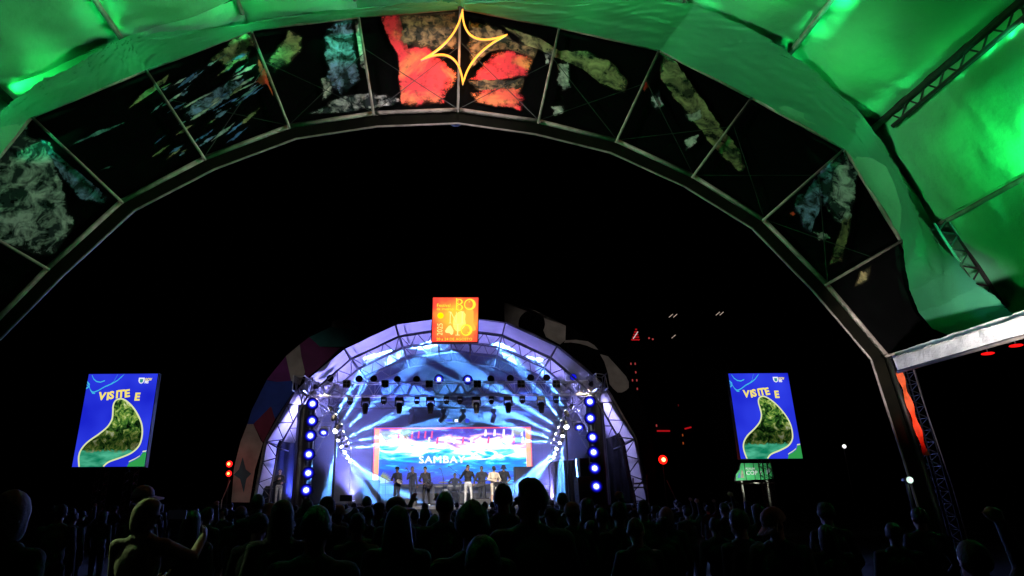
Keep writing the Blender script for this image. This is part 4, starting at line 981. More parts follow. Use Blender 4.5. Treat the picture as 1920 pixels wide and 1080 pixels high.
def river_mat(z0, Hh):
    m = bpy.data.materials.new('river picture'); m.use_nodes = True
    n = m.node_tree.nodes; l = m.node_tree.links; n.clear()
    o = n.new('ShaderNodeOutputMaterial'); e = n.new('ShaderNodeEmission'); e.inputs[1].default_value = .95
    tc = n.new('ShaderNodeTexCoord'); sep = n.new('ShaderNodeSeparateXYZ'); l.new(tc.outputs['Object'], sep.inputs[0])
    nz = n.new('ShaderNodeTexNoise'); nz.inputs['Scale'].default_value = 3.4; nz.inputs['Detail'].default_value = 8; nz.inputs['Roughness'].default_value = .7; nz.inputs['Distortion'].default_value = .8
    l.new(tc.outputs['Object'], nz.inputs['Vector'])
    cr = n.new('ShaderNodeValToRGB'); R = cr.color_ramp
    for el, (p, c) in zip((R.elements[0], R.elements.new(.46), R.elements.new(.54), R.elements.new(.60), R.elements[-1]), ((.36, '#030603'), (.45, '#1c4018'), (.52, '#4c8030'), (.58, '#a0b450'), (.66, '#e0ecc0'))): el.position = p; el.color = lin(c)
    l.new(nz.outputs[0], cr.inputs[0])
    n2 = n.new('ShaderNodeTexNoise'); n2.inputs['Scale'].default_value = 2.; n2.inputs['Detail'].default_value = 5
    mp = n.new('ShaderNodeMapping'); mp.inputs['Scale'].default_value = (.8, 1, 2.4); l.new(tc.outputs['Object'], mp.inputs[0]); l.new(mp.outputs[0], n2.inputs['Vector'])
    c2 = n.new('ShaderNodeValToRGB'); c2.color_ramp.elements[0].position = .35; c2.color_ramp.elements[1].position = .7; c2.color_ramp.elements[0].color = lin('#0a7a58'); c2.color_ramp.elements[1].color = lin('#5ac8a0'); l.new(n2.outputs[0], c2.inputs[0])
    # dark bank between trees and water
    h = n.new('ShaderNodeMapRange'); h.inputs[1].default_value = z0; h.inputs[2].default_value = z0 + Hh; l.new(sep.outputs[2], h.inputs[0])
    ad = n.new('ShaderNodeMath'); ad.operation = 'MULTIPLY_ADD'; ad.inputs[1].default_value = .12; ad.inputs[2].default_value = -.06; l.new(nz.outputs[0], ad.inputs[0])
    hs = n.new('ShaderNodeMath'); hs.operation = 'ADD'; l.new(h.outputs[0], hs.inputs[0]); l.new(ad.outputs[0], hs.inputs[1])
    wr = n.new('ShaderNodeMapRange'); wr.inputs[1].default_value = .155; wr.inputs[2].default_value = .175; l.new(hs.outputs[0], wr.inputs[0])
    dk = n.new('ShaderNodeValToRGB'); D = dk.color_ramp
    for el, (p, c) in zip((D.elements[0], D.elements.new(.2), D.elements.new(.3), D.elements[-1]), ((.16, .35), (.24, .16), (.34, .3), (.46, 1.))): el.position = p; el.color = (c, c, c, 1)
    l.new(hs.outputs[0], dk.inputs[0])
    mu = n.new('ShaderNodeMixRGB'); mu.blend_type = 'MULTIPLY'; mu.inputs[0].default_value = 1.; l.new(cr.outputs[0], mu.inputs[1]); l.new(dk.outputs[0], mu.inputs[2])
    mx = n.new('ShaderNodeMixRGB'); l.new(wr.outputs[0], mx.inputs[0]); l.new(c2.outputs[0], mx.inputs[1]); l.new(mu.outputs[0], mx.inputs[2])
    l.new(mx.outputs[0], e.inputs[0]); l.new(e.outputs[0], o.inputs[0])
    return m
side_screen(-14.19, -11.53, 2.99, 6.43, 24., 'upright blue LED screen reading VISITE E, standing clear with nothing below it', (-13.4, -12.3))
side_screen(11.26, 13.73, 3.23, 6.66, 26., 'upright blue LED screen reading VISITE E, above the green COP billboard', (12.5,))

# ------------------------------------------------------------------ people
def cap_mesh(mb, a, b, ra, rb, n=12):
    a, b = Vector(a), Vector(b); d = b - a; L_ = d.length
    m = Matrix.Translation(a) @ (d.normalized().to_track_quat('Z', 'Y').to_matrix().to_4x4() if L_ > 1e-6 else Matrix.Identity(4))
    prof = [(max(ra * math.sin(t), 1e-5), -ra * math.cos(t)) for t in (0, .5, 1.0, PI / 2)] + [(max(rb * math.cos(t), 1e-5), L_ + rb * math.sin(t)) for t in (0, .57, 1.07, PI / 2)]
    mb.lathe(prof, m, n)
SKIN, TOP, BOT, SHOE, DARK = range(5)
def body_mesh(name, pose=None, voxel=.0115, build=1.0):
    q = dict(lsh=(-.185, 0, 1.42), rsh=(.185, 0, 1.42), lel=(-.25, -.03, 1.14), rel=(.25, -.03, 1.14), lwr=(-.25, .07, .90), rwr=(.25, .07, .90),
             lkn=(-.10, .03, .50), rkn=(.10, .03, .50), lan=(-.11, 0, .09), ran=(.11, 0, .09), lean=0., turn=0., nod=0., curl=.5, sleeve=1, short=0,
             llat=(0, 1, 0), rlat=(0, 1, 0), lto=.0, rto=.0, drop=0.)
    q.update(pose or {})
    pr = []
    E_ = lambda c, r, m: pr.append(('e', Vector(c), r, m))
    C_ = lambda a, b, ra, rb, m: pr.append(('c', Vector(a), Vector(b), ra, rb, m))
    B = build; ln = q['lean']; dp = q['drop']
    hipz = .93 - dp
    E_((0, 0, .96 - dp), (.165 * B, .12 * B, .13), BOT)
    E_((0, ln * .35, 1.10 - dp), (.158 * B, .118 * B, .17), TOP)
    E_((0, ln * .75, 1.28 - dp), (.178 * B, .128 * B, .19), TOP)
    U = Vector((0, ln, -dp))
    ls, rs = Vector(q['lsh']) + U, Vector(q['rsh']) + U
    C_(ls, rs, .066 * B, .066 * B, TOP)
    C_(Vector((-.06, 0, 1.45)) + U, Vector((.06, 0, 1.45)) + U, .072, .072, TOP)
    nk = Vector((0, ln * 1.05 + .01, 1.50 - dp))
    hc = Vector((0, ln * 1.15 + .03 - q['nod'] * .0, 1.635 - dp))
    C_(nk - Vector((0, 0, .05)), hc - Vector((0, .015, .05)), .058, .054, SKIN)
    R3 = Matrix.Rotation(q['turn'], 3, 'Z') @ Matrix.Rotation(-q['nod'], 3, 'X')
    H = lambda x, y, z: hc + R3 @ Vector((x, y, z))
    E_(H(0, -.008, .025), (.074, .093, .095), SKIN)
    E_(H(0, .022, -.045), (.056, .066, .072), SKIN)
    C_(H(0, .088, .02), H(0, .108, -.018), .010, .015, SKIN)
    for s in (-1, 1):
        E_(H(s * .075, -.005, .0), (.012, .022, .032), SKIN)
        E_(H(s * .031, .082, .02), (.013, .008, .008), DARK)
        C_(H(s * .018, .088, .04), H(s * .046, .079, .042), .006, .005, DARK)
    C_(H(-.02, .083, -.058), H(.02, .083, -.058), .007, .007, DARK)
    for s, el, wr, lat, S0 in ((-1, q['lel'], q['lwr'], q['llat'], ls), (1, q['rel'], q['rwr'], q['rlat'], rs)):
        el, wr = Vector(el), Vector(wr)
        if 'abs' not in q: el = el + U * .8; wr = wr + U * .8
        C_(S0, el, .062 * B, .047 * B, TOP)
        C_(el, wr, .046 * B, .035 * B, TOP if q['sleeve'] else SKIN)
        d = (wr - el).normalized(); lt = Vector(lat); lt = (lt - d * lt.dot(d)); lt = lt.normalized() if lt.length > .05 else d.orthogonal().normalized()
        nn = d.cross(lt) * (-s)
        C_(wr, wr + d * .02, .030, .028, SKIN)
        for k in range(4):
            off = lt * (.030 - .0205 * k)
            kn = wr + d * (.088 - .006 * abs(k - 1)) + off
            C_(wr + d * .02 + off * .6, kn, .0145, .0125, SKIN)
            c1 = q['curl'] * .8; d1 = d * math.cos(c1) + nn * math.sin(c1); m1 = kn + d1 * (.042 - .004 * abs(k - 1.2))
            c2 = q['curl'] * 2.0; d2 = d * math.cos(c2) + nn * math.sin(c2)
            C_(kn, m1, .0108, .0100, SKIN); C_(m1, m1 + d2 * .032, .0098, .0088, SKIN)
        t0 = wr + d * .025 + lt * .026; t1 = t0 + (d * .6 + lt * .7 + nn * .3).normalized() * .042
        C_(t0, t1, .014, .012, SKIN); C_(t1, t1 + (d * .85 + lt * .15 + nn * .5).normalized() * .034, .0112, .0095, SKIN)
    for s, kn, an, to in ((-1, q['lkn'], q['lan'], q['lto']), (1, q['rkn'], q['ran'], q['rto'])):
        hp = Vector((s * .088, 0, hipz)); kn, an = Vector(kn), Vector(an)
        C_(hp, kn, .092 * B, .064 * B, BOT)
        C_(kn, an, .060 * B, .045 * B, SKIN if q['short'] else BOT)
        dr = Vector((math.sin(to) , math.cos(to), 0))
        C_(an + Vector((0, -.02, -.035)), an + dr * .15 + Vector((0, 0, -.055)), .042, .034, SHOE)
    mb = MB()
    for p in pr:
        if p[0] == 'e': mb.ell(p[1], p[2], 14, 10)
        else: cap_mesh(mb, p[1], p[2], p[3], p[4])
    me = mb.mesh('tmp', BLACK); o = bpy.data.objects.new('tmp', me); COL.objects.link(o)
    r = o.modifiers.new('r', 'REMESH'); r.mode = 'VOXEL'; r.voxel_size = voxel
    sm = o.modifiers.new('s', 'SMOOTH'); sm.iterations = 3; sm.factor = .5
    dg = bpy.context.evaluated_depsgraph_get(); out = bpy.data.meshes.new_from_object(o.evaluated_get(dg))
    bpy.data.objects.remove(o); bpy.data.meshes.remove(me)
    n = len(out.polygons); ctr = np.empty(n * 3, np.float32); out.polygons.foreach_get('center', ctr); ctr = ctr.reshape(-1, 3)
    best = np.full(n, 1e9, np.float32); mi = np.zeros(n, np.int32)
    for p in pr:
        if p[0] == 'e':
            rr = np.array(p[2]); w_ = (ctr - np.array(p[1])) / rr; dd = (np.linalg.norm(w_, axis=1) - 1) * rr.min(); m = p[3]
        else:
            a, b = np.array(p[1]), np.array(p[2]); ab = b - a; t = np.clip(((ctr - a) @ ab) / max(ab @ ab, 1e-9), 0, 1)
            dd = np.linalg.norm(ctr - a - t[:, None] * ab, axis=1) - (p[3] + (p[4] - p[3]) * t); m = p[5]
        if m == DARK: dd = dd - .002
        k = dd < best; best[k] = dd[k]; mi[k] = m
    out.materials.clear()
    for k in range(5): out.materials.append(BLACK)
    out.polygons.foreach_set('material_index', mi); out.polygons.foreach_set('use_smooth', [True] * n)
    out.name = name; out.update()
    out['hc'] = list(hc); out['turn'] = q['turn']; out['nod'] = q['nod']
    return out
def sstep(a, b, x):
    t = min(1, max(0, (x - a) / (b - a))); return t * t * (3 - 2 * t)
def hair_mesh(name, style, seed=0):
    mb = MB(); nu, nv = 30, 22; vs = []; fs = []
    for j in range(nv + 1):
        ph = -PI / 2 + PI * j / nv
        for i in range(nu):
            t = 2 * PI * i / nu; d = Vector((math.cos(ph) * math.cos(t), math.cos(ph) * math.sin(t), math.sin(ph)))
            base = Vector((d.x * .083, d.y * .103 - .01, d.z * .108 + .028))
            face = sstep(.15, .5, d.y - d.z * .75)
            low = sstep(-.1, -.5, d.z + max(0, -d.y) * .55)
            nz = noise.noise(d * 3 + Vector((seed * 3.1, 0, 0))); nf = noise.noise(d * 9 + Vector((seed, 5, 0)))
            k = 1 + .04 * nz
            if style in ('short', 'bun'): k = k + .03 * nf + .05 * sstep(.5, 1, d.z); k *= 1 - .22 * max(face, low)
            elif style == 'spiky': k = k + .06 * nf + .12 * sstep(.45, 1, d.z); k *= 1 - .22 * max(face, low)
            elif style == 'curly': k = 1.22 + .12 * nz + .10 * nf; k *= 1 - .36 * face - .3 * low
            elif style == 'bald': k = .985 - .2 * max(face, low)
            elif style == 'hood': k = 1.13 + .05 * nz; k *= 1 - .26 * sstep(.35, .75, d.y - d.z * .3)
            elif style in ('long', 'longwide'): k = 1.08 + .05 * nz + .03 * nf; k *= 1 - .24 * face
            p = Vector((base.x * k, base.y * k, .028 + (base.z - .028) * k))
            if style in ('long', 'longwide'):
                s = sstep(.25, -.9, d.z) * (1 - face * .9); L_ = .30 if style == 'long' else .34
                p.z -= L_ * s; wd = .35 if style == 'long' else .95; p.x *= 1 + wd * s; p.y = p.y * (1 - .25 * s) - .03 * s
                st_ = noise.noise(Vector((t * 5, d.z * .8, seed))); p.x += (.02 * nf + .03 * st_ * (1 if d.x > 0 else -1)) * s; p.z += .03 * noise.noise(Vector((t * 4, 2, seed))) * s
            elif style == 'hood':
                s = sstep(.0, -.9, d.z); p.z -= .05 * s; p.x *= 1 + .22 * s; p.y *= 1 + .1 * s
            vs.append(p)
    for j in range(nv):
        for i in range(nu): fs.append((j * nu + i, j * nu + (i + 1) % nu, (j + 1) * nu + (i + 1) % nu, (j + 1) * nu + i))
    mb.add(vs, fs)
    if style == 'bun': mb.ell((.0, -.10, .11), (.05, .05, .048), 14, 10)
    me = mb.mesh(name, BLACK); me.polygons.foreach_set('use_smooth', [True] * len(me.polygons)); return me
def hat_mesh(name, style):
    mb = MB(); n = 28
    if style == 'cap':
        mb.lathe([(.094, .015), (.096, .05), (.088, .09), (.066, .122), (.034, .140), (.004, .145)], Matrix.Translation((0, -.012, .0)) @ Matrix.Diagonal((.93, 1.14, 1, 1)), n)
        rows = []
        for k in range(13):
            a = rad(20 + 140 * k / 12); rows.append((Vector((.088 * math.cos(a), -.012 + .104 * math.sin(a), .03)), Vector((.100 * math.cos(a), .01 + .185 * math.sin(a), .012 - .03 * abs(math.cos(a))))))
        for (a, b), (c, d) in zip(rows, rows[1:]): mb.prism([a, c, d, b], (0, 0, .008))
    elif style == 'bucket': mb.lathe([(.165, -.035), (.150, -.012), (.104, .04), (.098, .10), (.085, .125), (.003, .132)], Matrix.Translation((0, -.01, 0)) @ Matrix.Diagonal((.95, 1.05, 1, 1)), n)
    elif style == 'beanie': mb.lathe([(.094, .0), (.102, .01), (.102, .05), (.096, .055), (.092, .10), (.066, .14), (.03, .158), (.003, .16)], Matrix.Translation((0, -.012, 0)) @ Matrix.Diagonal((.92, 1.1, 1, 1)), n)
    elif style == 'brim':
        m = Matrix.Translation((0, -.01, .05)); o = len(mb.v)
        mb.lathe([(.21, .004), (.20, .0), (.105, -.004), (.100, .05), (.092, .10), (.06, .118), (.02, .100), (.002, .098)], m, n)
        mb.v = [(x, y, z + .085 * min(1, (abs(x) / .2) ** 2) if math.hypot(x, y) > .11 else z) for x, y, z in mb.v]
    elif style == 'fedora':
        mb.lathe([(.15, .03), (.145, .036), (.10, .04), (.098, .09), (.088, .125), (.05, .138), (.002, .128)], Matrix.Translation((0, -.01, 0)) @ Matrix.Diagonal((.95, 1.08, 1, 1)), n)
    me = mb.mesh(name, BLACK); me.polygons.foreach_set('use_smooth', [True] * len(me.polygons)); return me
CLO = lambda n_, c, v=.2: M('cloth ' + n_, c, .75, 0, v, 9, .25, 40, .3)
SK = [M('skin tan', (.36, .20, .13), .5, 0, .1, 8), M('skin brown', (.20, .105, .065), .5, 0, .1, 8), M('skin light', (.50, .31, .23), .5, 0, .1, 8)]
JK = [CLO('black', (.012, .012, .014)), CLO('charcoal', (.025, .026, .03)), CLO('navy', (.012, .016, .035)), CLO('brown', (.03, .02, .014)), CLO('olive', (.10, .105, .06)), CLO('dark green', (.012, .025, .018))]
HB = M('hair dark', (.006, .005, .005), .6, 0, .3, 30, .2, 60, .22); HBR = M('hair brown', (.016, .010, .006), .6, 0, .3, 30, .2, 60, .22)
MESH = {}
def cached(key, fn):
    if key not in MESH: MESH[key] = fn()
    return MESH[key]
def slots(o, ms):
    for s, m in zip(o.material_slots, ms): s.link = 'OBJECT'; s.material = m
def person(label, loc, rotz, bodykey, pose, mats, hair=None, hairmat=None, hat=None, hatmat=None, scale=1., group=None, hoodmat=None, voxel=.0115, build=1.):
    bm_ = cached(('b', bodykey), lambda: body_mesh('body_' + bodykey, pose, voxel, build))
    t = thing('person', label, 'person', loc, group, rotz); t.scale = (scale, scale, scale)
    b = link('body', bm_, t, True); slots(b, mats)
    hm_ = Matrix.Translation(Vector(bm_['hc'])) @ Matrix.Rotation(bm_['turn'], 4, 'Z') @ Matrix.Rotation(-bm_['nod'], 4, 'X')
    if hair:
        h = link('hood' if hair == 'hood' else 'hair', cached(('h', hair), lambda: hair_mesh('hair_' + hair, hair, len(MESH))), t, True); h.matrix_basis = hm_
        slots(h, [hairmat or HB])
    if hat:
        h = link({'cap': 'cap', 'bucket': 'bucket_hat', 'beanie': 'beanie', 'brim': 'brimmed_hat', 'fedora': 'hat'}[hat], cached(('hat', hat), lambda: hat_mesh('hat_' + hat, hat)), t, True); h.matrix_basis = hm_
        slots(h, [hatmat or BLACK])
    return t
JEAN = CLO('dark denim', (.02, .025, .045)); BOOT = M('dark shoe', (.02, .02, .02), .5); WSHOE = M('white shoe', (.75, .75, .74), .5)
# ---- on stage (facing the audience: rotz = pi)
def on_deck(px, Y): p = P(px, 940, Y); return Vector((p.x, Y, DECK))
person('singer in a black printed hoodie and pale jeans holding a microphone to his mouth', on_deck(878, 31.0), PI, 'singer',
       dict(rel=(.34, .10, 1.18), rwr=(.10, .24, 1.50), rlat=(0, 0, 1), lel=(-.30, -.04, 1.16), lwr=(-.27, .08, .93), curl=1.2, lan=(-.16, .02, .09), ran=(.14, -.04, .09), lkn=(-.14, .05, .5), rkn=(.12, .03, .5), turn=.25),
       [SK[0], CLO('black hoodie', (.02, .02, .022)), CLO('pale jeans', (.55, .56, .56)), WSHOE, HB], 'short', HB, scale=1.04)
person('musician in dark jacket, white shirt and white shoes, bent over a hand drum', on_deck(799, 30.7), PI - .35, 'drummer',
       dict(lean=.10, nod=.45, rel=(.28, .10, 1.14), rwr=(.10, .30, 1.06), lel=(-.28, .10, 1.12), lwr=(-.10, .32, 1.0), rlat=(1, 0, 0), llat=(-1, 0, 0), curl=1.0, lan=(-.20, .05, .09), ran=(.14, -.06, .09), lkn=(-.17, .10, .5)),
       [SK[0], CLO('dark jacket', (.03, .03, .036)), CLO('black trousers', (.018, .018, .02)), WSHOE, HB], 'short', HBR, scale=.99)
person('musician in a dark shirt and small brimmed hat holding a pale tambourine', on_deck(744, 31.6), PI - .5, 'tamb',
       dict(rel=(.28, .08, 1.16), rwr=(.06, .30, 1.14), lel=(-.28, .06, 1.14), lwr=(-.12, .30, 1.06), curl=.9, lan=(-.13, .02, .09)),
       [SK[1], CLO('slate shirt', (.03, .032, .05)), CLO('slate trousers', (.03, .03, .04)), BOOT, HB], 'short', HB, 'fedora', CLO('black felt', (.015, .015, .015)), 1.02)
person('percussionist in a cream sweatshirt, shorts and dark cap behind a tall drum', on_deck(927, 31.0), PI + .3, 'perc',
       dict(rel=(.30, .08, 1.16), rwr=(.12, .30, 1.06), lel=(-.30, .08, 1.16), lwr=(-.14, .30, 1.06), curl=.7, short=1, nod=.3, lan=(-.15, 0, .09), ran=(.15, 0, .09)),
       [SK[2], CLO('cream sweatshirt', (.62, .54, .38)), CLO('cream shorts', (.58, .52, .40)), WSHOE, HB], 'short', HB, 'cap', CLO('dark cap', (.02, .02, .02)), 1.0, build=1.1)
person('sign-language interpreter in a dark blouse and wide grey trousers, hands raised to the chest', on_deck(521, 31.0), PI + .25, 'signer',
       dict(rel=(.26, .04, 1.14), rwr=(.06, .26, 1.26), lel=(-.27, .04, 1.14), lwr=(-.16, .30, 1.10), rlat=(0, 0, 1), llat=(0, 0, 1), curl=.3, turn=-.2),
       [SK[2], CLO('dark blouse', (.03, .03, .04)), CLO('grey trousers', (.30, .30, .33)), BOOT, HB], 'short', HBR, None, None, .97, build=.92)
person('bass player in silhouette with a headless bass slung across his chest', on_deck(904, 33.6), PI, 'bass',
       dict(rel=(.30, .06, 1.14), rwr=(.12, .26, 1.02), lel=(-.34, .10, 1.20), lwr=(-.42, .28, 1.34), curl=1.1), [SK[1], JK[1], JK[1], BOOT, HB], 'short', HB, None, None, 1.08, build=1.1)
person('tall backing singer in silhouette beside the hand drummer', on_deck(772, 33.6), PI + .6, 'back', dict(rel=(.30, .08, 1.2), rwr=(.12, .26, 1.42), curl=1.), [SK[1], JK[2], JK[2], BOOT, HB], 'short', HB, None, None, 1.08)
person('band member in a black T-shirt and bucket hat behind the percussionist', on_deck(946, 33.4), PI, 'keys', dict(sleeve=0, rel=(.28, .08, 1.14), rwr=(.16, .30, 1.02), lel=(-.28, .08, 1.14), lwr=(-.16, .30, 1.02)), [SK[0], JK[0], JK[1], BOOT, HB], 'short', HB, 'bucket', CLO('navy hat', (.02, .02, .05)), 1.1)
dm = on_deck(853, 34.7)
person('kit drummer in silhouette seated behind the drum kit', dm + Vector((0, .55, .28)), PI, 'kit', dict(drop=.40, lkn=(-.22, .42, .52), rkn=(.22, .42, .52), lan=(-.24, .40, .09), ran=(.24, .40, .09), rel=(.34, .14, 1.18), rwr=(.22, .42, 1.12), lel=(-.34, .14, 1.18), lwr=(-.22, .42, 1.12), curl=1.1), [SK[1], JK[2], JK[0], BOOT, HB], 'short', HB)
# ---- instruments and gear
CHROME = M('chrome', (.6, .6, .62), .2, 1., .1)
def mic_stand(px, Y, h, label, lean=.5):
    b = on_deck(px, Y); t = thing('microphone_stand', label, 'microphone stand', b, 'microphone stands')
    MB().lathe([(.16, 0), (.15, .02), (.02, .035)], Matrix.Translation(b), 14).build('foot', BLACK, t); top = b + Vector((0, 0, h))
    MB().tube(b + Vector((0, 0, .02)), top, .014).build('pole', BLACK, t); e = top + Vector((-lean, -.1, .38)); MB().tube(top + Vector((lean * .3, .03, -.12)), e, .01).build('boom', BLACK, t)
    MB().tube(e, e + Vector((-.09, -.02, .06)), .018, 8, .028).build('microphone', M('mic grille', (.12, .12, .12), .4, .6), t)
mic_stand(722, 32.0, 1.25, 'boom microphone stand beside the tambourine player', .75); mic_stand(771, 31.4, 1.3, 'boom microphone stand between tambourine player and hand drummer', .2)
mic_stand(831, 33.2, 1.35, 'boom microphone stand in front of the drum kit', .1); mic_stand(862, 33.9, 1.5, 'tall boom microphone stand behind the singer', .5)
b = on_deck(875, 31.0); p = Vector((b.x - .06, b.y - .29, DECK + 1.60)); t = thing('microphone', 'black hand microphone at the singer\'s mouth', 'microphone', p)
MB().tube(p + Vector((-.08, -.10, -.10)), p, .013, 8, .018).build('handle', BLACK, t); MB().ell(p, (.027, .027, .03), 10, 8).build('grille', M('mic grille', (.12, .12, .12), .4, .6), t, True)
def drum(name, label, c, r, h, shell, axis=(0, 0, 1), cat='drum', legs=0):
    c = Vector(c); t = thing(name, label, cat, c); m = aim(c, c + Vector(axis))
    sh = MB().lathe([(r, 0), (r, h)], m, 22).build('shell', shell, t, True)
    MB().lathe([(.001, h + .004), (r * .97, h + .004)], m, 22).build('head', M('drum head', (.6, .6, .58), .5), t)
    for z in (0, h): MB().lathe([(r * 1.03, z - .015), (r * 1.05, z), (r * 1.03, z + .015)], m, 22).build('hoop', CHROME, t)
    for k in range(8):
        a = 2 * PI * k / 8; MB().tube(m @ Vector((r * 1.04 * math.cos(a), r * 1.04 * math.sin(a), .02)), m @ Vector((r * 1.04 * math.cos(a), r * 1.04 * math.sin(a), h - .02)), .006, 5).build('tension_rod', CHROME, t)
    for k in range(legs):
        a = 2 * PI * k / legs + .4; MB().tube(c + Vector((r * math.cos(a), r * math.sin(a), h * .3)), (c.x + r * 1.25 * math.cos(a), c.y + r * 1.25 * math.sin(a), DECK), .012).build('leg', CHROME, t)
    return t
b = on_deck(804, 30.7); drum('hand_drum', 'dark hand drum held at the waist by the hand drummer', (b.x - .02, b.y - .36, DECK + .82), .17, .22, M('dark drum shell', (.03, .025, .03), .35), (.3, -.3, 1))
b = on_deck(934, 31.0); t = drum('tall_drum', 'tall black drum with large pale 76 in front of the percussionist', (b.x, b.y - .42, DECK + .35), .22, .66, M('black drum shell', (.02, .02, .02), .4), legs=3)
vs, fs = text_mb('76', .42, .02)
def bend(v): 
    a = (v.x - .26) / .225; return Vector((b.x + .226 * math.sin(a), b.y - .42 - .226 * math.cos(a), DECK + .58 + v.y))
MB().add([bend(v) for v in vs], fs).build('number', EM('none', (.0, .0, .0), 0) if False else M('pale number paint', (.7, .66, .55), .6), t)
b = on_deck(746, 31.6); p = Vector((b.x + .10, b.y - .36, DECK + 1.10)); t = thing('tambourine', 'pale tambourine in the hands of the musician with the brimmed hat', 'tambourine', p); m = aim(p, p + Vector((.5, -.6, .9)))
MB().lathe([(.15, -.025), (.15, .025)], m, 20).build('frame', M('pale wood', (.6, .5, .36), .5), t, True); MB().lathe([(.001, .026), (.148, .026)], m, 20).build('skin', M('drum head', (.6, .6, .58), .5), t)
for k in range(6): a = k * PI / 3; MB().ell(m @ Vector((.155 * math.cos(a), .155 * math.sin(a), 0)), (.02, .02, .006), 8, 5).build('jingle', CHROME, t)
# bass guitar
b = on_deck(904, 33.6); t = thing('bass_guitar', 'dark bass guitar across the silhouetted bass player', 'bass guitar', b + Vector((0, -.25, 1.1)))
def BG(u, v, d): return Vector((b.x + u, b.y - .24 - d, DECK + 1.12 + v))
MB().prism([BG(x, z, 0) for x, z in ((-.26, -.10), (-.30, -.22), (-.18, -.26), (-.05, -.20), (.08, -.16), (.16, -.05), (.10, .02), (.14, .10), (.04, .07), (-.06, .04), (-.18, .02))], (0, -.045, 0)).build('body', M('bass lacquer', (.02, .02, .03), .25), t)
MB().tube(BG(.05, -.04, .05), BG(.62, .34, .05), .024, 8).build('neck', M('bass neck', (.05, .03, .02), .4), t); MB().box(BG(.69, .385, .05), (.16, .02, .07), Matrix.Rotation(-.58, 3, 'Y')).build('headstock', BLACK, t)
# drum kit
kit = thing('drum_kit', 'drum kit with cymbals half hidden in haze behind the singer', 'drum kit', dm)
KS = M('kit shell', (.10, .10, .13), .35); HDm = M('drum head', (.6, .6, .58), .5)
def kd(c, r, h, ax, nm):
    m = aim(c, Vector(c) + Vector(ax)); o = MB().lathe([(r, 0), (r, h)], m, 20).build(nm, KS, kit, True); MB().lathe([(.001, h + .003), (r * .98, h + .003)], m, 20).build('head', HDm, o)
kd(dm + Vector((0, -.1, .62 + .28 - .28)) + Vector((0, .2, -.28)) + Vector((0, 0, .05)), .28, .42, (0, -1, 0), 'bass_drum')
for x, z, r in ((-.24, .78, .15), (.18, .78, .15), (.52, .48, .2), (-.5, .58, .18)): kd(dm + Vector((x, .1, z)), r, .2, (0, -.35, 1), 'tom_drum')
for x, y, z in ((-.62, .0, 1.15), (.62, .0, 1.2), (-.85, .3, .95)):
    c = dm + Vector((x, y, z)); MB().lathe([(.24, 0), (.06, .02), (.001, .035)], Matrix.Translation(c) @ Matrix.Rotation(.2, 4, 'X'), 20).build('cymbal', M('brass', (.55, .42, .15), .3, .9), kit, True)
    MB().tube(c, (c.x, c.y, DECK), .012).build('cymbal_stand', CHROME, kit)
# interpreter's desk, amps, speaker stack, folded drape
b = on_deck(488, 31.2); t = thing('mixing_desk', 'small dark desk with laptop and mixer beside the interpreter', 'desk', b)
MB().box(b + Vector((0, 0, .84)), (.95, .6, .05)).build('table_top', M('desk top', (.05, .05, .055), .5), t); MB().box(b + Vector((0, -.27, .41)), (.9, .02, .8)).build('front_cloth', CLO('blue black cloth', (.015, .02, .04)), t)
for a in (-1, 1): MB().box(b + Vector((a * .44, .2, .41)), (.04, .04, .82)).build('leg', BLACK, t)
lp = thing('laptop', 'open laptop with pale lid on the desk by the interpreter', 'laptop', b + Vector((-.05, 0, .87)))
MB().box(b + Vector((-.05, 0, .878)), (.34, .24, .016)).build('base', ALU, lp); MB().box(b + Vector((-.02, -.14, 1.0)), (.34, .012, .24), Matrix.Rotation(.25, 3, 'X') @ Matrix.Rotation(-.3, 3, 'Z')).build('lid', M('pale lid', (.6, .62, .66), .4, .3), lp)
mx = thing('mixer', 'small mixer with a row of knobs on the desk by the interpreter', 'mixer', b + Vector((.3, 0, .87)))
MB().box(b + Vector((.3, 0, .90)), (.28, .34, .07)).build('case', BLACK, mx)
for k in range(5): MB().lathe([(.016, 0), (.012, .03)], Matrix.Translation(b + Vector((.2 + .05 * k, -.12, .936))), 8).build('knob', CHROME, mx)
def cabinet(px, Y, z, w, d, h, label, name='speaker_cabinet', cat='loudspeaker', col=None, rz=0., group=None):
    b = P(px, 930, Y); c = Vector((b.x, Y, DECK + z + h / 2)); t = thing(name, label, cat, (b.x, Y, DECK + z), group, rz)
    R = Matrix.Rotation(rz, 3, 'Z')
    MB().box(c, (w, d, h), R).build('cabinet', col or M('grey speaker box', (.16, .15, .19), .6), t)
    MB().box(c + R @ Vector((0, -d / 2 - .006, 0)), (w * .9, .01, h * .92), R).build('grille', M('speaker grille', (.10, .095, .13), .7, 0, .2, 60), t)
    for s in (-1, 1): MB().box(c + R @ Vector((s * (w / 2 + .004), 0, h * .15)), (.012, .14, .05), R).build('handle', BLACK, t)
    return t
for k, lab in enumerate(('lowest cabinet of the loudspeaker stack by the black scrim', 'second cabinet up in the loudspeaker stack', 'third cabinet up in the loudspeaker stack', 'top cabinet of the loudspeaker stack')):
    cabinet(1094 - .5 * k if k < 2 else 1096, 30.6, [0, .62, 1.24, 1.66][k], .62 if k < 2 else .46, .6, .61 if k < 2 else .41, lab, rz=.15)
cabinet(1026, 33.5, 0, .7, .5, .62, 'wide amplifier cabinet in front of the grey drape', 'amplifier', 'amplifier', M('dark amp', (.05, .045, .06), .6)); cabinet(1027, 33.5, .63, .66, .4, .3, 'amplifier head with pale panel on the amplifier cabinet', 'amplifier', 'amplifier', M('pale amp', (.45, .42, .36), .5))
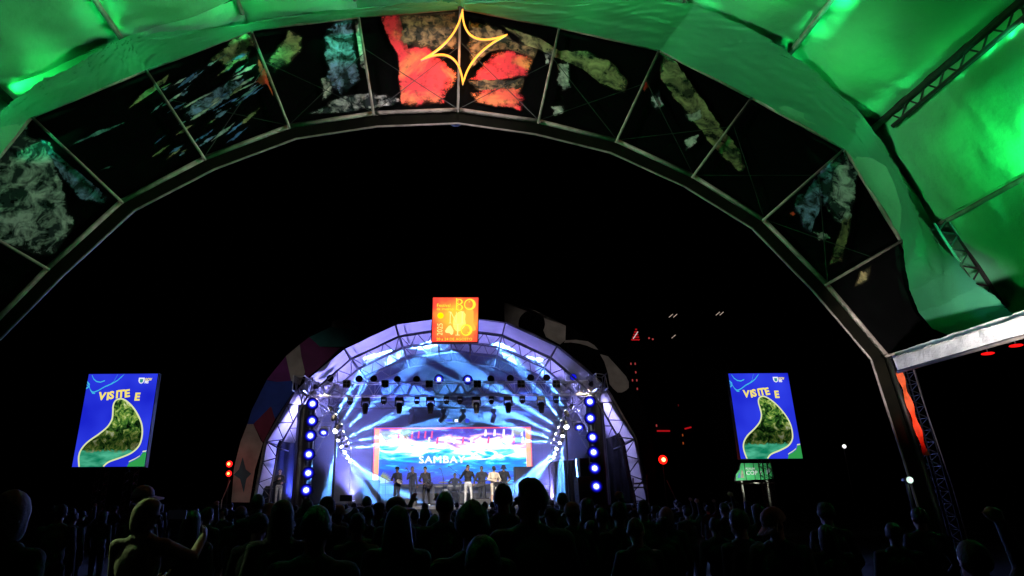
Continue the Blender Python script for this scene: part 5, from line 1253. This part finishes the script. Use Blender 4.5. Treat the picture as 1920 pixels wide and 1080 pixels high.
cabinet(985, 34.6, .0, 1.1, .7, 1.9, 'large black flight case standing at the edge of the LED wall', 'flight_case', 'flight case', M('case black', (.03, .03, .045), .6)); cabinet(696, 33.9, 0, .8, .7, 1.25, 'black flight case below the orange screen edge', 'flight_case', 'flight case', M('case black', (.03, .03, .045), .6))
for k, px in enumerate((768, 838, 905, 985)):
    b = on_deck(px, 30.25); t = thing('stage_monitor', 'black wedge monitor at the edge of the stage deck', 'monitor speaker', b, 'wedge monitors on the deck edge')
    MB().prism([b + Vector((-.3, y, z)) for y, z in ((-.2, 0), (.22, 0), (.22, .16), (-.06, .34), (-.2, .3))], (.6, 0, 0)).build('cabinet', BLACK, t); MB().poly([b + Vector((x, y, z)) for x, y, z in ((-.27, .222, .17), (.27, .222, .17), (.27, -.055, .346), (-.27, -.055, .346))]).build('grille', M('speaker grille', (.10, .095, .13), .7, 0, .2, 60), t)
t = thing('grey_drape', 'pleated grey-violet drape hanging beside the loudspeaker stack', 'drape', on_deck(1064, 32.5)); b = on_deck(1064, 32.5)
MB().grid(lambda u, v: b + Vector((-.8 + 1.6 * u, .07 * math.sin(u * 44), 2.0 * v + .08 * u)), 90, 4).build('cloth', CLO('grey violet', (.22, .20, .27)), t, True); MB().tube(b + Vector((-.85, 0, 2.02)), b + Vector((.85, 0, 2.1)), .025).build('rod', BLACK, t)
for a in (-1, 1): MB().tube(b + Vector((a * .83, 0, 0)), b + Vector((a * .83, 0, 2.05 + .04 * a)), .025).build('upright', BLACK, t)

# ------------------------------------------------------------------ the crowd, seen from behind
STAND = dict(); 
POSES = {
    'stand': dict(),
    'stand_broad': dict(lel=(-.28, -.02, 1.13), rel=(.28, -.02, 1.13), lwr=(-.22, .16, .95), rwr=(.22, .16, .95)),
    'profile': dict(turn=1.15, rel=(.27, .02, 1.13), rwr=(.16, .22, 1.0)),
    'phone': dict(rel=(.30, .16, 1.30), rwr=(.17, .34, 1.62), rlat=(-1, 0, 0), lel=(-.26, .02, 1.14), curl=.9),
    'arms_up': dict(lsh=(-.17, 0, 1.45), rsh=(.17, 0, 1.45), lel=(-.30, .06, 1.62), rel=(.30, .06, 1.62), lwr=(-.20, .10, 1.86), rwr=(.20, .10, 1.86), llat=(1, 0, 0), rlat=(-1, 0, 0), curl=.6),
    'one_up': dict(rsh=(.17, 0, 1.45), rel=(.30, .05, 1.60), rwr=(.27, .08, 1.86), rlat=(-1, 0, 0), curl=1.3),
    'point': dict(turn=-1.2, nod=.25, rel=(.32, .26, 1.32), rwr=(.30, .50, 1.46), rlat=(0, 0, 1), lel=(-.22, .10, 1.12), lwr=(.02, .24, 1.16), curl=.5, lean=.06),
    'lookdown': dict(nod=.5, turn=-.6, rel=(.26, .1, 1.12), rwr=(.10, .28, 1.12), lel=(-.26, .1, 1.12), lwr=(-.06, .28, 1.12)),
}
HT = {None: 1.748, 'short': 1.782, 'spiky': 1.79, 'curly': 1.80, 'hood': 1.80, 'long': 1.785, 'longwide': 1.785, 'bald': 1.75, 'bun': 1.80}
HATT = {'cap': 1.782, 'bucket': 1.77, 'beanie': 1.797, 'brim': 1.815, 'fedora': 1.775}
def crowd(label, px, ytop, Y, pose='stand', hair='short', hat=None, top=0, hatmat=None, hairmat=None, rz=0., build=1., group='crowd in front of the stage', skin=0, topmat=None):
    p = P(px, ytop, Y); h = HATT[hat] if hat else HT[hair]
    sc = min(max(p.z / h, .84), 1.10)
    key = pose + ('' if build == 1. else '_b%d' % int(build * 100))
    tm = topmat or JK[top]
    return person(label, (p.x, p.y, 0), rz, key, POSES[pose], [SK[skin], tm, JEAN, BOOT, HB], hair, hairmat, hat, hatmat, sc, group, voxel=.012, build=build)
CREAM = CLO('cream hat', (.62, .56, .38)); PALEB = CLO('pale beige', (.50, .42, .33)); GREYC = CLO('grey cap', (.25, .26, .27)); BLK = CLO('black knit', (.014, .014, .016)); PALEW = CLO('off white', (.62, .60, .56)); TEALC = CLO('muted green hood', (.45, .55, .45)); OLV = CLO('pale olive jacket', (.55, .53, .36)); PINKJ = CLO('dusty pink jacket', (.55, .34, .28))
crowd('tall man with spiky short hair, head turned to the side, standing above the crowd', 992, 893, 4.15, 'profile', 'spiky', None, 0, build=1.12)
crowd('man with cropped grey-black hair just behind the tall spiky-haired man', 943, 905, 6.2, 'stand', 'short', None, 1, hairmat=M('hair grey', (.02, .02, .022), .7, 0, .3, 40, 0, 30, .2))
crowd('man with rounded short hair in front of the singer', 834, 920, 6.0, 'stand', 'short', None, 0)
crowd('long-haired woman whose hair spreads wide over the shoulders', 746, 946, 4.6, 'stand', 'longwide', None, 2)
crowd('person with bulky curly hair below the singer', 885, 936, 3.7, 'stand_broad', 'curly', None, 0)
crowd('woman with ruffled long hair in front of the blue lamp tower', 530, 935, 5.0, 'stand', 'long', None, 0)
crowd('broad man with short hair raising a phone low in front of him', 594, 944, 3.5, 'stand_broad', 'short', None, 0, build=1.1)
crowd('man in a dark beanie beyond the broad man', 614, 930, 7.4, 'stand', 'short', 'beanie', 1, hatmat=BLK)
crowd('short-haired man before the patterned end of the stage fascia', 484, 925, 8.4, 'stand', 'short', None, 0)
crowd('person in a pale beige bucket hat beside the short-haired man', 506, 943, 8.8, 'stand', 'short', 'bucket', 3, hatmat=PALEB)
crowd('child-sized head in a blue-grey hood near the blue lamp tower', 577, 933, 10.5, 'stand', 'hood', None, 2, hairmat=CLO('blue grey hood', (.06, .07, .10)))
crowd('person in a cream cowboy hat tilted to one side', 634, 945, 8.2, 'stand', 'short', 'brim', 3, hatmat=CREAM, rz=.5)
crowd('spectator holding a phone up towards the stage', 664, 950, 8.6, 'phone', 'short', None, 0)
crowd('man with a narrow dark head in front of the beam lamps', 688, 929, 11.6, 'stand', 'short', None, 1)
crowd('person in a dark baseball cap turned to the side', 711, 941, 11.0, 'profile', 'short', 'cap', 0, hatmat=BLK, rz=-2.6)
crowd('person in a dark cap just beyond the long-haired woman', 742, 930, 7.0, 'profile', 'short', 'cap', 0, hatmat=GREYC, rz=-2.5)
crowd('rounded head with a pale rim of light beside the raised phone', 690, 951, 8.4, 'stand', 'bald', None, 1, skin=1)
crowd('spectator with both arms raised below the hand drummer', 797, 951, 8.8, 'arms_up', 'short', None, 1)
crowd('bare head just below the hand drummer\'s shoes', 797, 942, 14.5, 'stand', 'short', None, 0)
crowd('man with a squarish haircut in front of the grey drape', 1054, 922, 10.4, 'stand', 'spiky', None, 0)
crowd('person in a beige cap below the man with the squarish haircut', 1073, 940, 7.3, 'stand', 'short', 'cap', 3, hatmat=CREAM, rz=.3)
crowd('long-haired woman beside the loudspeaker stack', 1100, 932, 8.0, 'stand', 'long', None, 0)
crowd('spectator thrusting one fist up by the lowest blue lamps', 1128, 950, 7.6, 'one_up', 'short', None, 1)
crowd('person in an off-white hood under the red warning lamp', 1248, 948, 8.2, 'stand', 'hood', None, 5, hairmat=PALEW, topmat=JK[0])
crowd('man in a dark beanie in front of the black side scrim', 1160, 940, 7.0, 'stand', 'short', 'beanie', 0, hatmat=BLK)
crowd('short-haired man at the outer foot of the stage arch', 1206, 936, 8.2, 'stand', 'short', None, 0)
crowd('person in a beige cap looking down, with face lit from below', 1450, 950, 5.3, 'lookdown', 'short', 'cap', 0, hatmat=PALEB, rz=2.4, skin=2)
crowd('person in a muted green hood close to the camera', 26, 913, 3.7, 'stand', 'hood', None, 5, hairmat=TEALC)
crowd('person in an olive hooded jacket reaching an arm out with a phone', 272, 930, 5.2, 'point', 'hood', None, 4, hairmat=OLV, topmat=OLV)
crowd('person in an off-white cap beyond the olive hooded jacket', 268, 909, 7.4, 'stand', 'short', 'cap', 0, hatmat=PALEW, rz=-1.2)
crowd('person in a dusty pink jacket low in front of the curly-haired spectator', 905, 1000, 2.75, 'stand_broad', 'short', None, 0, topmat=PINKJ)
crowd('dark-haired woman near the edge of the olive-jacket person', 360, 955, 6.2, 'stand', 'long', None, 0)
crowd('spectator with one arm lifted high at the dark edge of the crowd', 1822, 1010, 3.5, 'one_up', 'short', None, 5, hairmat=HBR, skin=2)
crowd('person in a grey cap behind the patterned fascia foot', 452, 948, 9.5, 'stand', 'short', 'cap', 1, hatmat=GREYC)
# phones
def phone(px, py, Y, label):
    p = P(px, py, Y); t = thing('phone', label, 'phone', p, 'phones held up in the crowd')
    MB().box(p, (.155, .009, .076)).build('case', BLACK, t); MB().box(p + Vector((0, -.006, 0)), (.145, .002, .068)).build('screen', EM('phone screen', (.001, .0012, .002), 1.), t)
    MB().box(p + Vector((-.055, .006, .02)), (.03, .003, .03)).build('camera_bump', BLACK, t)
phone(649, 934, 8.25, 'dark phone held sideways above the cream cowboy hat'); phone(332, 965, 5.5, 'phone at the end of the olive-jacketed arm')
# the rest of the crowd: heads below eye level that close the view of the ground
LABS = {('bun', None): 'spectator with hair tied in a bun, lost in the dark crowd', ('short', None): 'dark-haired spectator in dark clothes lost in the crowd', ('long', None): 'long-haired spectator in dark clothes lost in the crowd', ('short', 'cap'): 'spectator in a dark cap lost in the crowd', ('hood', None): 'hooded spectator in dark clothes lost in the crowd', ('short', 'beanie'): 'spectator in a dark beanie lost in the crowd'}
rng = random.Random(11); spots_ = []
for Yc in (6.2, 7.7, 9.4, 11.2, 13.4, 16., 19., 22.5, 26.):
    n = int(7 + Yc * .55)
    for k in range(n):
        x = (-.62 + 1.36 * (k + rng.uniform(.15, .85)) / n) * Yc
        if Yc < 6 and (-.30 < x / Yc < .42): x += 0
        if Yc > 9 and x / Yc > .45: continue
        hr, ht = rng.choice([('short', None)] * 5 + [('long', None)] * 2 + [('bun', None)] * 2 + [('short', 'cap'), ('hood', None), ('short', 'beanie')])
        H_ = rng.uniform(1.46, 1.66) if Yc < 9 else rng.uniform(1.52, 1.71)
        y = Yc + rng.uniform(-.45, .45)
        if Yc < 8.5 and -.60 < x / y < -.40: continue
        if any((x - a) ** 2 + (y - b) ** 2 < .3 for a, b in spots_): continue
        spots_.append((x, y))
        pk = rng.choice(['stand'] * 5 + ['stand_broad'] * 3 + ['profile', 'lookdown'] + (['one_up'] if 9 < Yc < 20 else []))
        q = person(LABS[(hr, ht)], (x, y, 0), rng.uniform(-.4, .4), pk, POSES[pk], [SK[rng.randrange(3)], JK[rng.choice([0, 0, 1, 2, 3])], JEAN, BOOT, HB], hr, HB if rng.random() < .7 else HBR, ht, BLK, H_ / 1.78, 'spectators lost in the dark crowd')

# ------------------------------------------------------------------ around the stage
def small_lamp(name, px, py, Y, label, col, core, power, poleto=None, r=.16, group=None):
    p = P(px, py, Y); t = thing(name, label, 'lamp', p, group)
    MB().ell(p, (r, r * .6, r), 14, 10).build('glass', EM(name + ' glass ' + label[:12], col, 2.2), t, True)
    MB().ell(p + Vector((0, -r * .5, 0)), (r * .45, r * .3, r * .45), 10, 8).build('bulb', EM(name + ' bulb ' + label[:12], core, 4), t, True)
    MB().lathe([(r * 1.1, 0), (r * .8, .12), (r * .3, .2)], aim(p + Vector((0, .02, 0)), p + Vector((0, 1, 0))), 12).build('housing', BLACK, t, True)
    MB().tube(p + Vector((0, .1, 0)), (p.x, p.y + .1, 0), .03).build('pole', BLACK, t)
    if power: point(p + Vector((0, -r - .05, 0)), power, col, t, r)
small_lamp('warning_lamp', 430, 870, 29.2, 'upper red warning lamp beside the patterned fascia foot', (1, .01, .01), (1, .5, .1), 3, r=.14); small_lamp('warning_lamp', 429, 888, 29.2, 'lower red warning lamp beside the patterned fascia foot', (1, .01, .01), (1, .45, .08), 3, r=.13)
small_lamp('warning_lamp', 1243, 862, 29.5, 'red warning lamp glowing beyond the black side scrim', (1, .008, .004), (1, .7, .2), 8, r=.20)
small_lamp('area_lamp', 1706, 900, 12.3, 'white area lamp on a short pole at the tent leg', (.35, .5, .42), (1, 1, 1), 4, r=.06); small_lamp('area_lamp', 1583, 837, 40., 'tiny white area lamp beyond the blue screen', (.6, .6, .6), (1, 1, 1), 0, r=.12)
for x, y in ((1852, 663), (1905, 648)):
    p = P(x, y, 11.2 if x < 1880 else 10.7); t = thing('red_lamp', 'flat red lamp hanging under the grey eave curtain', 'lamp', p, 'red lamps under the eave')
    MB().ell(p, (.10, .10, .022), 16, 8).build('lens', EM('eave red', (1, .008, .008), 1.3), t, True); MB().tube(p + Vector((0, 0, .02)), p + Vector((0, 0, .3)), .012).build('hanger', BLACK, t)
    if x < 1880: spot(p + Vector((0, 0, -.06)), T((9.25, 3.2)), 160, 26, (1, .03, .01), t, .6, .06)
# lattice mast and cables outside the right leg
t = thing('lighting_mast', 'thin lattice mast with cables outside the tent leg', 'lattice mast', P(1790, 930, 17.))
b = P(1790, 900, 17.); mb = MB(); box_truss(mb, (b.x - .3, 17., 0), (b.x - .55, 17., 6.2), .32, .32, 20, .018, Vector((0, 1, 0))); mb.build('mast_truss', DARKSTEEL, t)
MB().path([(b.x - .1, 16.9, .2), (b.x - .18, 16.9, 2.), (b.x - .4, 16.9, 4.2), (b.x - .5, 16.9, 6.)], .014).build('cable', STEEL_W, t)
# green billboard under the right-hand screen
BY = 30.
bb = thing('billboard', 'lit green billboard with white COP lettering behind the screen mast', 'billboard', P(1415, 930, BY))
def Bq(px, py, d=0.): q = P(px, py, BY); return q + Vector((0, -d, 0))
MB().prism([Bq(1378, 902), Bq(1452, 898), Bq(1446, 868), Bq(1388, 868), Bq(1386, 880), Bq(1379, 890)], (0, .12, 0)).build('board', BLACK, bb)
GB = print_mat('billboard green', (.10, .62, .22), (.05, .40, .12), 1.5, .3, .7, 0.)
for pts in ([(1379.5, 901), (1399, 900), (1394, 868.5), (1389, 868.5), (1387, 880), (1380, 890)], [(1400, 900), (1416, 899.5), (1411, 868.5), (1396, 868.5)], [(1417, 899.5), (1434, 899), (1430, 868.5), (1412.5, 868.5)], [(1435, 899), (1451, 898), (1445, 868.5), (1431, 868.5)]):
    MB().poly([Bq(x, y, .01) for x, y in pts]).build('board_panel', GB, bb)
for s_, x, y, h in (('COP 3', 1398.5, 890, 10.5), ('FORUM', 1397.5, 880.5, 5.2), ('BRASIL', 1400, 895, 3.2)):
    if s_ == 'BRASIL': continue
    vs, fs = text_mb(s_, 1., .03); MB().add([Bq(x + v.x * h, y - v.y * h, .02) for v in vs], fs).build('lettering', M('billboard white', (.8, .82, .8), .6), bb)
for pts, c in (([(1382, 896), (1386, 885), (1389, 896)], (.1, .2, .5)), ([(1389, 896), (1390, 880), (1393, 884), (1395, 896)], (.4, .3, .25)), ([(1437, 889), (1437, 879), (1443, 878), (1443, 889)], (.5, .6, .65))):
    MB().poly([Bq(x, y, .02) for x, y in pts]).build('photo_patch', M('billboard photo %.2f' % c[0], c, .6, 0, .4, 6), bb)
for x in (1392, 1440): MB().tube(Bq(x, 900, -.1), (Bq(x, 900).x, BY + .1, 0), .05).build('post', STEEL_W, bb)
p = P(1412, 906, BY - 1.2); MB().tube(P(1382, 906, BY - 1.2), P(1452, 905, BY - 1.2), .03).build('lamp_rail', STEEL_W, bb); MB().tube(p, (p.x, BY, p.z), .03).build('lamp_arm', STEEL_W, bb)
spot(p + Vector((0, 0, .05)), P(1412, 882, BY), 90, 120, (.8, 1, .85), bb, .6, .2)
# far dark building with a few red windows and a red lit pyramid on its roof
FY = 85.
bl = thing('far_building', 'far dark building with scattered red windows and a red striped pyramid', 'building', P(1260, 940, FY))
x0, x1 = P(1172, 640, FY).x, P(1372, 640, FY).x; zt = P(1200, 642, FY).z
MB().box(((x0 + x1) / 2, FY + 5, zt / 2), (x1 - x0, 9.9, zt)).build('wall', M('night concrete', (.006, .006, .007), .9), bl)
for (x, y, c) in [(1183, 682, 0), (1191, 682, 0), (1192, 698, 0), (1186, 713, 0), (1194, 713, 0), (1195, 729, 0), (1272, 760, 1), (1280, 816, 2), (1281, 831, 2), (1231, 798, 0)]:
    p = P(x, y, FY); w_ = MB().box(p, (.10 if c else .13, .1, .28)).build('window', EM(['red window', 'faint window', 'orange window'][c], [(1, .12, .12), (.15, .01, .01), (.9, .16, .03)][c], .32), bl)
for (xa, ya, xb, yb) in ((1232, 808, 1256, 808), (1284, 804, 1296, 801)): MB().tube(P(xa, ya, FY - .2), P(xb, yb, FY - .2), .10).build('red_tube', EM('red tube', (.9, .012, .02), .42), bl)
pc = [P(1184, 637, FY), P(1199, 637, FY), P(1193, 613, FY)]
MB().poly([p + Vector((0, .3, 0)) for p in pc]).build('pyramid_back', BLACK, bl)
for k in range(5):
    f = k / 5.; a = pc[0].lerp(pc[2], f); b = pc[1].lerp(pc[2], f); MB().tube(a, b, .10).build('red_tube', EM('red tube', (.9, .012, .02), .42), bl)
MB().tube(pc[0] + Vector((.2, -.2, .1)), pc[1].lerp(pc[2], .6) + Vector((0, -.2, 0)), .06).build('white_tube', EM('white tube', (.8, .6, .6), .8), bl)
for (x, y) in ((1217, 634), (1224, 636)): MB().ell(P(x, y, FY), (.13, .13, .13), 8, 6).build('roof_lamp', EM('red window', (1, .12, .12), 1.), bl)
for (x, y) in ((1258, 592), (1266, 592), (1346, 588), (1353, 588), (1263, 631)): MB().tube(P(x - 3.5, y + 3, FY), P(x + 3.5, y - 3, FY), .05).build('mast_lamp', EM('mast lamp', (.55, .42, .35), .8), bl)
MB().tube(P(1262, 640, FY), P(1262, 590, FY), .05).build('mast', BLACK, bl); MB().tube(P(1349, 640, FY), P(1349, 586, FY), .05).build('mast', BLACK, bl)
# guy wires and barrier
for (a, b_, lab) in (((432, 900), (416, 925), 'guy wire from the patterned fascia foot to the ground'), ((1250, 900), (1268, 938), 'guy wire beyond the stage arch foot')):
    t = thing('guy_wire', lab, 'guy wire', P(b_[0], 938, 29.)); MB().tube(P(*a, 29.3), P(b_[0], 938, 29.), .018, 5).build('wire', STEEL_W, t); q = P(b_[0], 938, 29.); MB().tube(q, (q.x, q.y, 0), .03).build('stake', STEEL_W, t)
t = thing('steel_barrier', 'thin steel barrier frame at the outer foot of the stage arch', 'barrier', P(1198, 940, 29.))
for a, b_ in (((1187, 896), (1187, 912)), ((1212, 890), (1213, 920)), ((1188, 907), (1212, 906)), ((1188, 914), (1212, 914))): MB().tube(P(*a, 29.), P(*b_, 29.), .03, 6).build('bar', STEEL_W, t)
for x in (1187, 1213): q = P(x, 913, 29.); MB().tube(q, (q.x, q.y, 0), .03).build('post', STEEL_W, t)
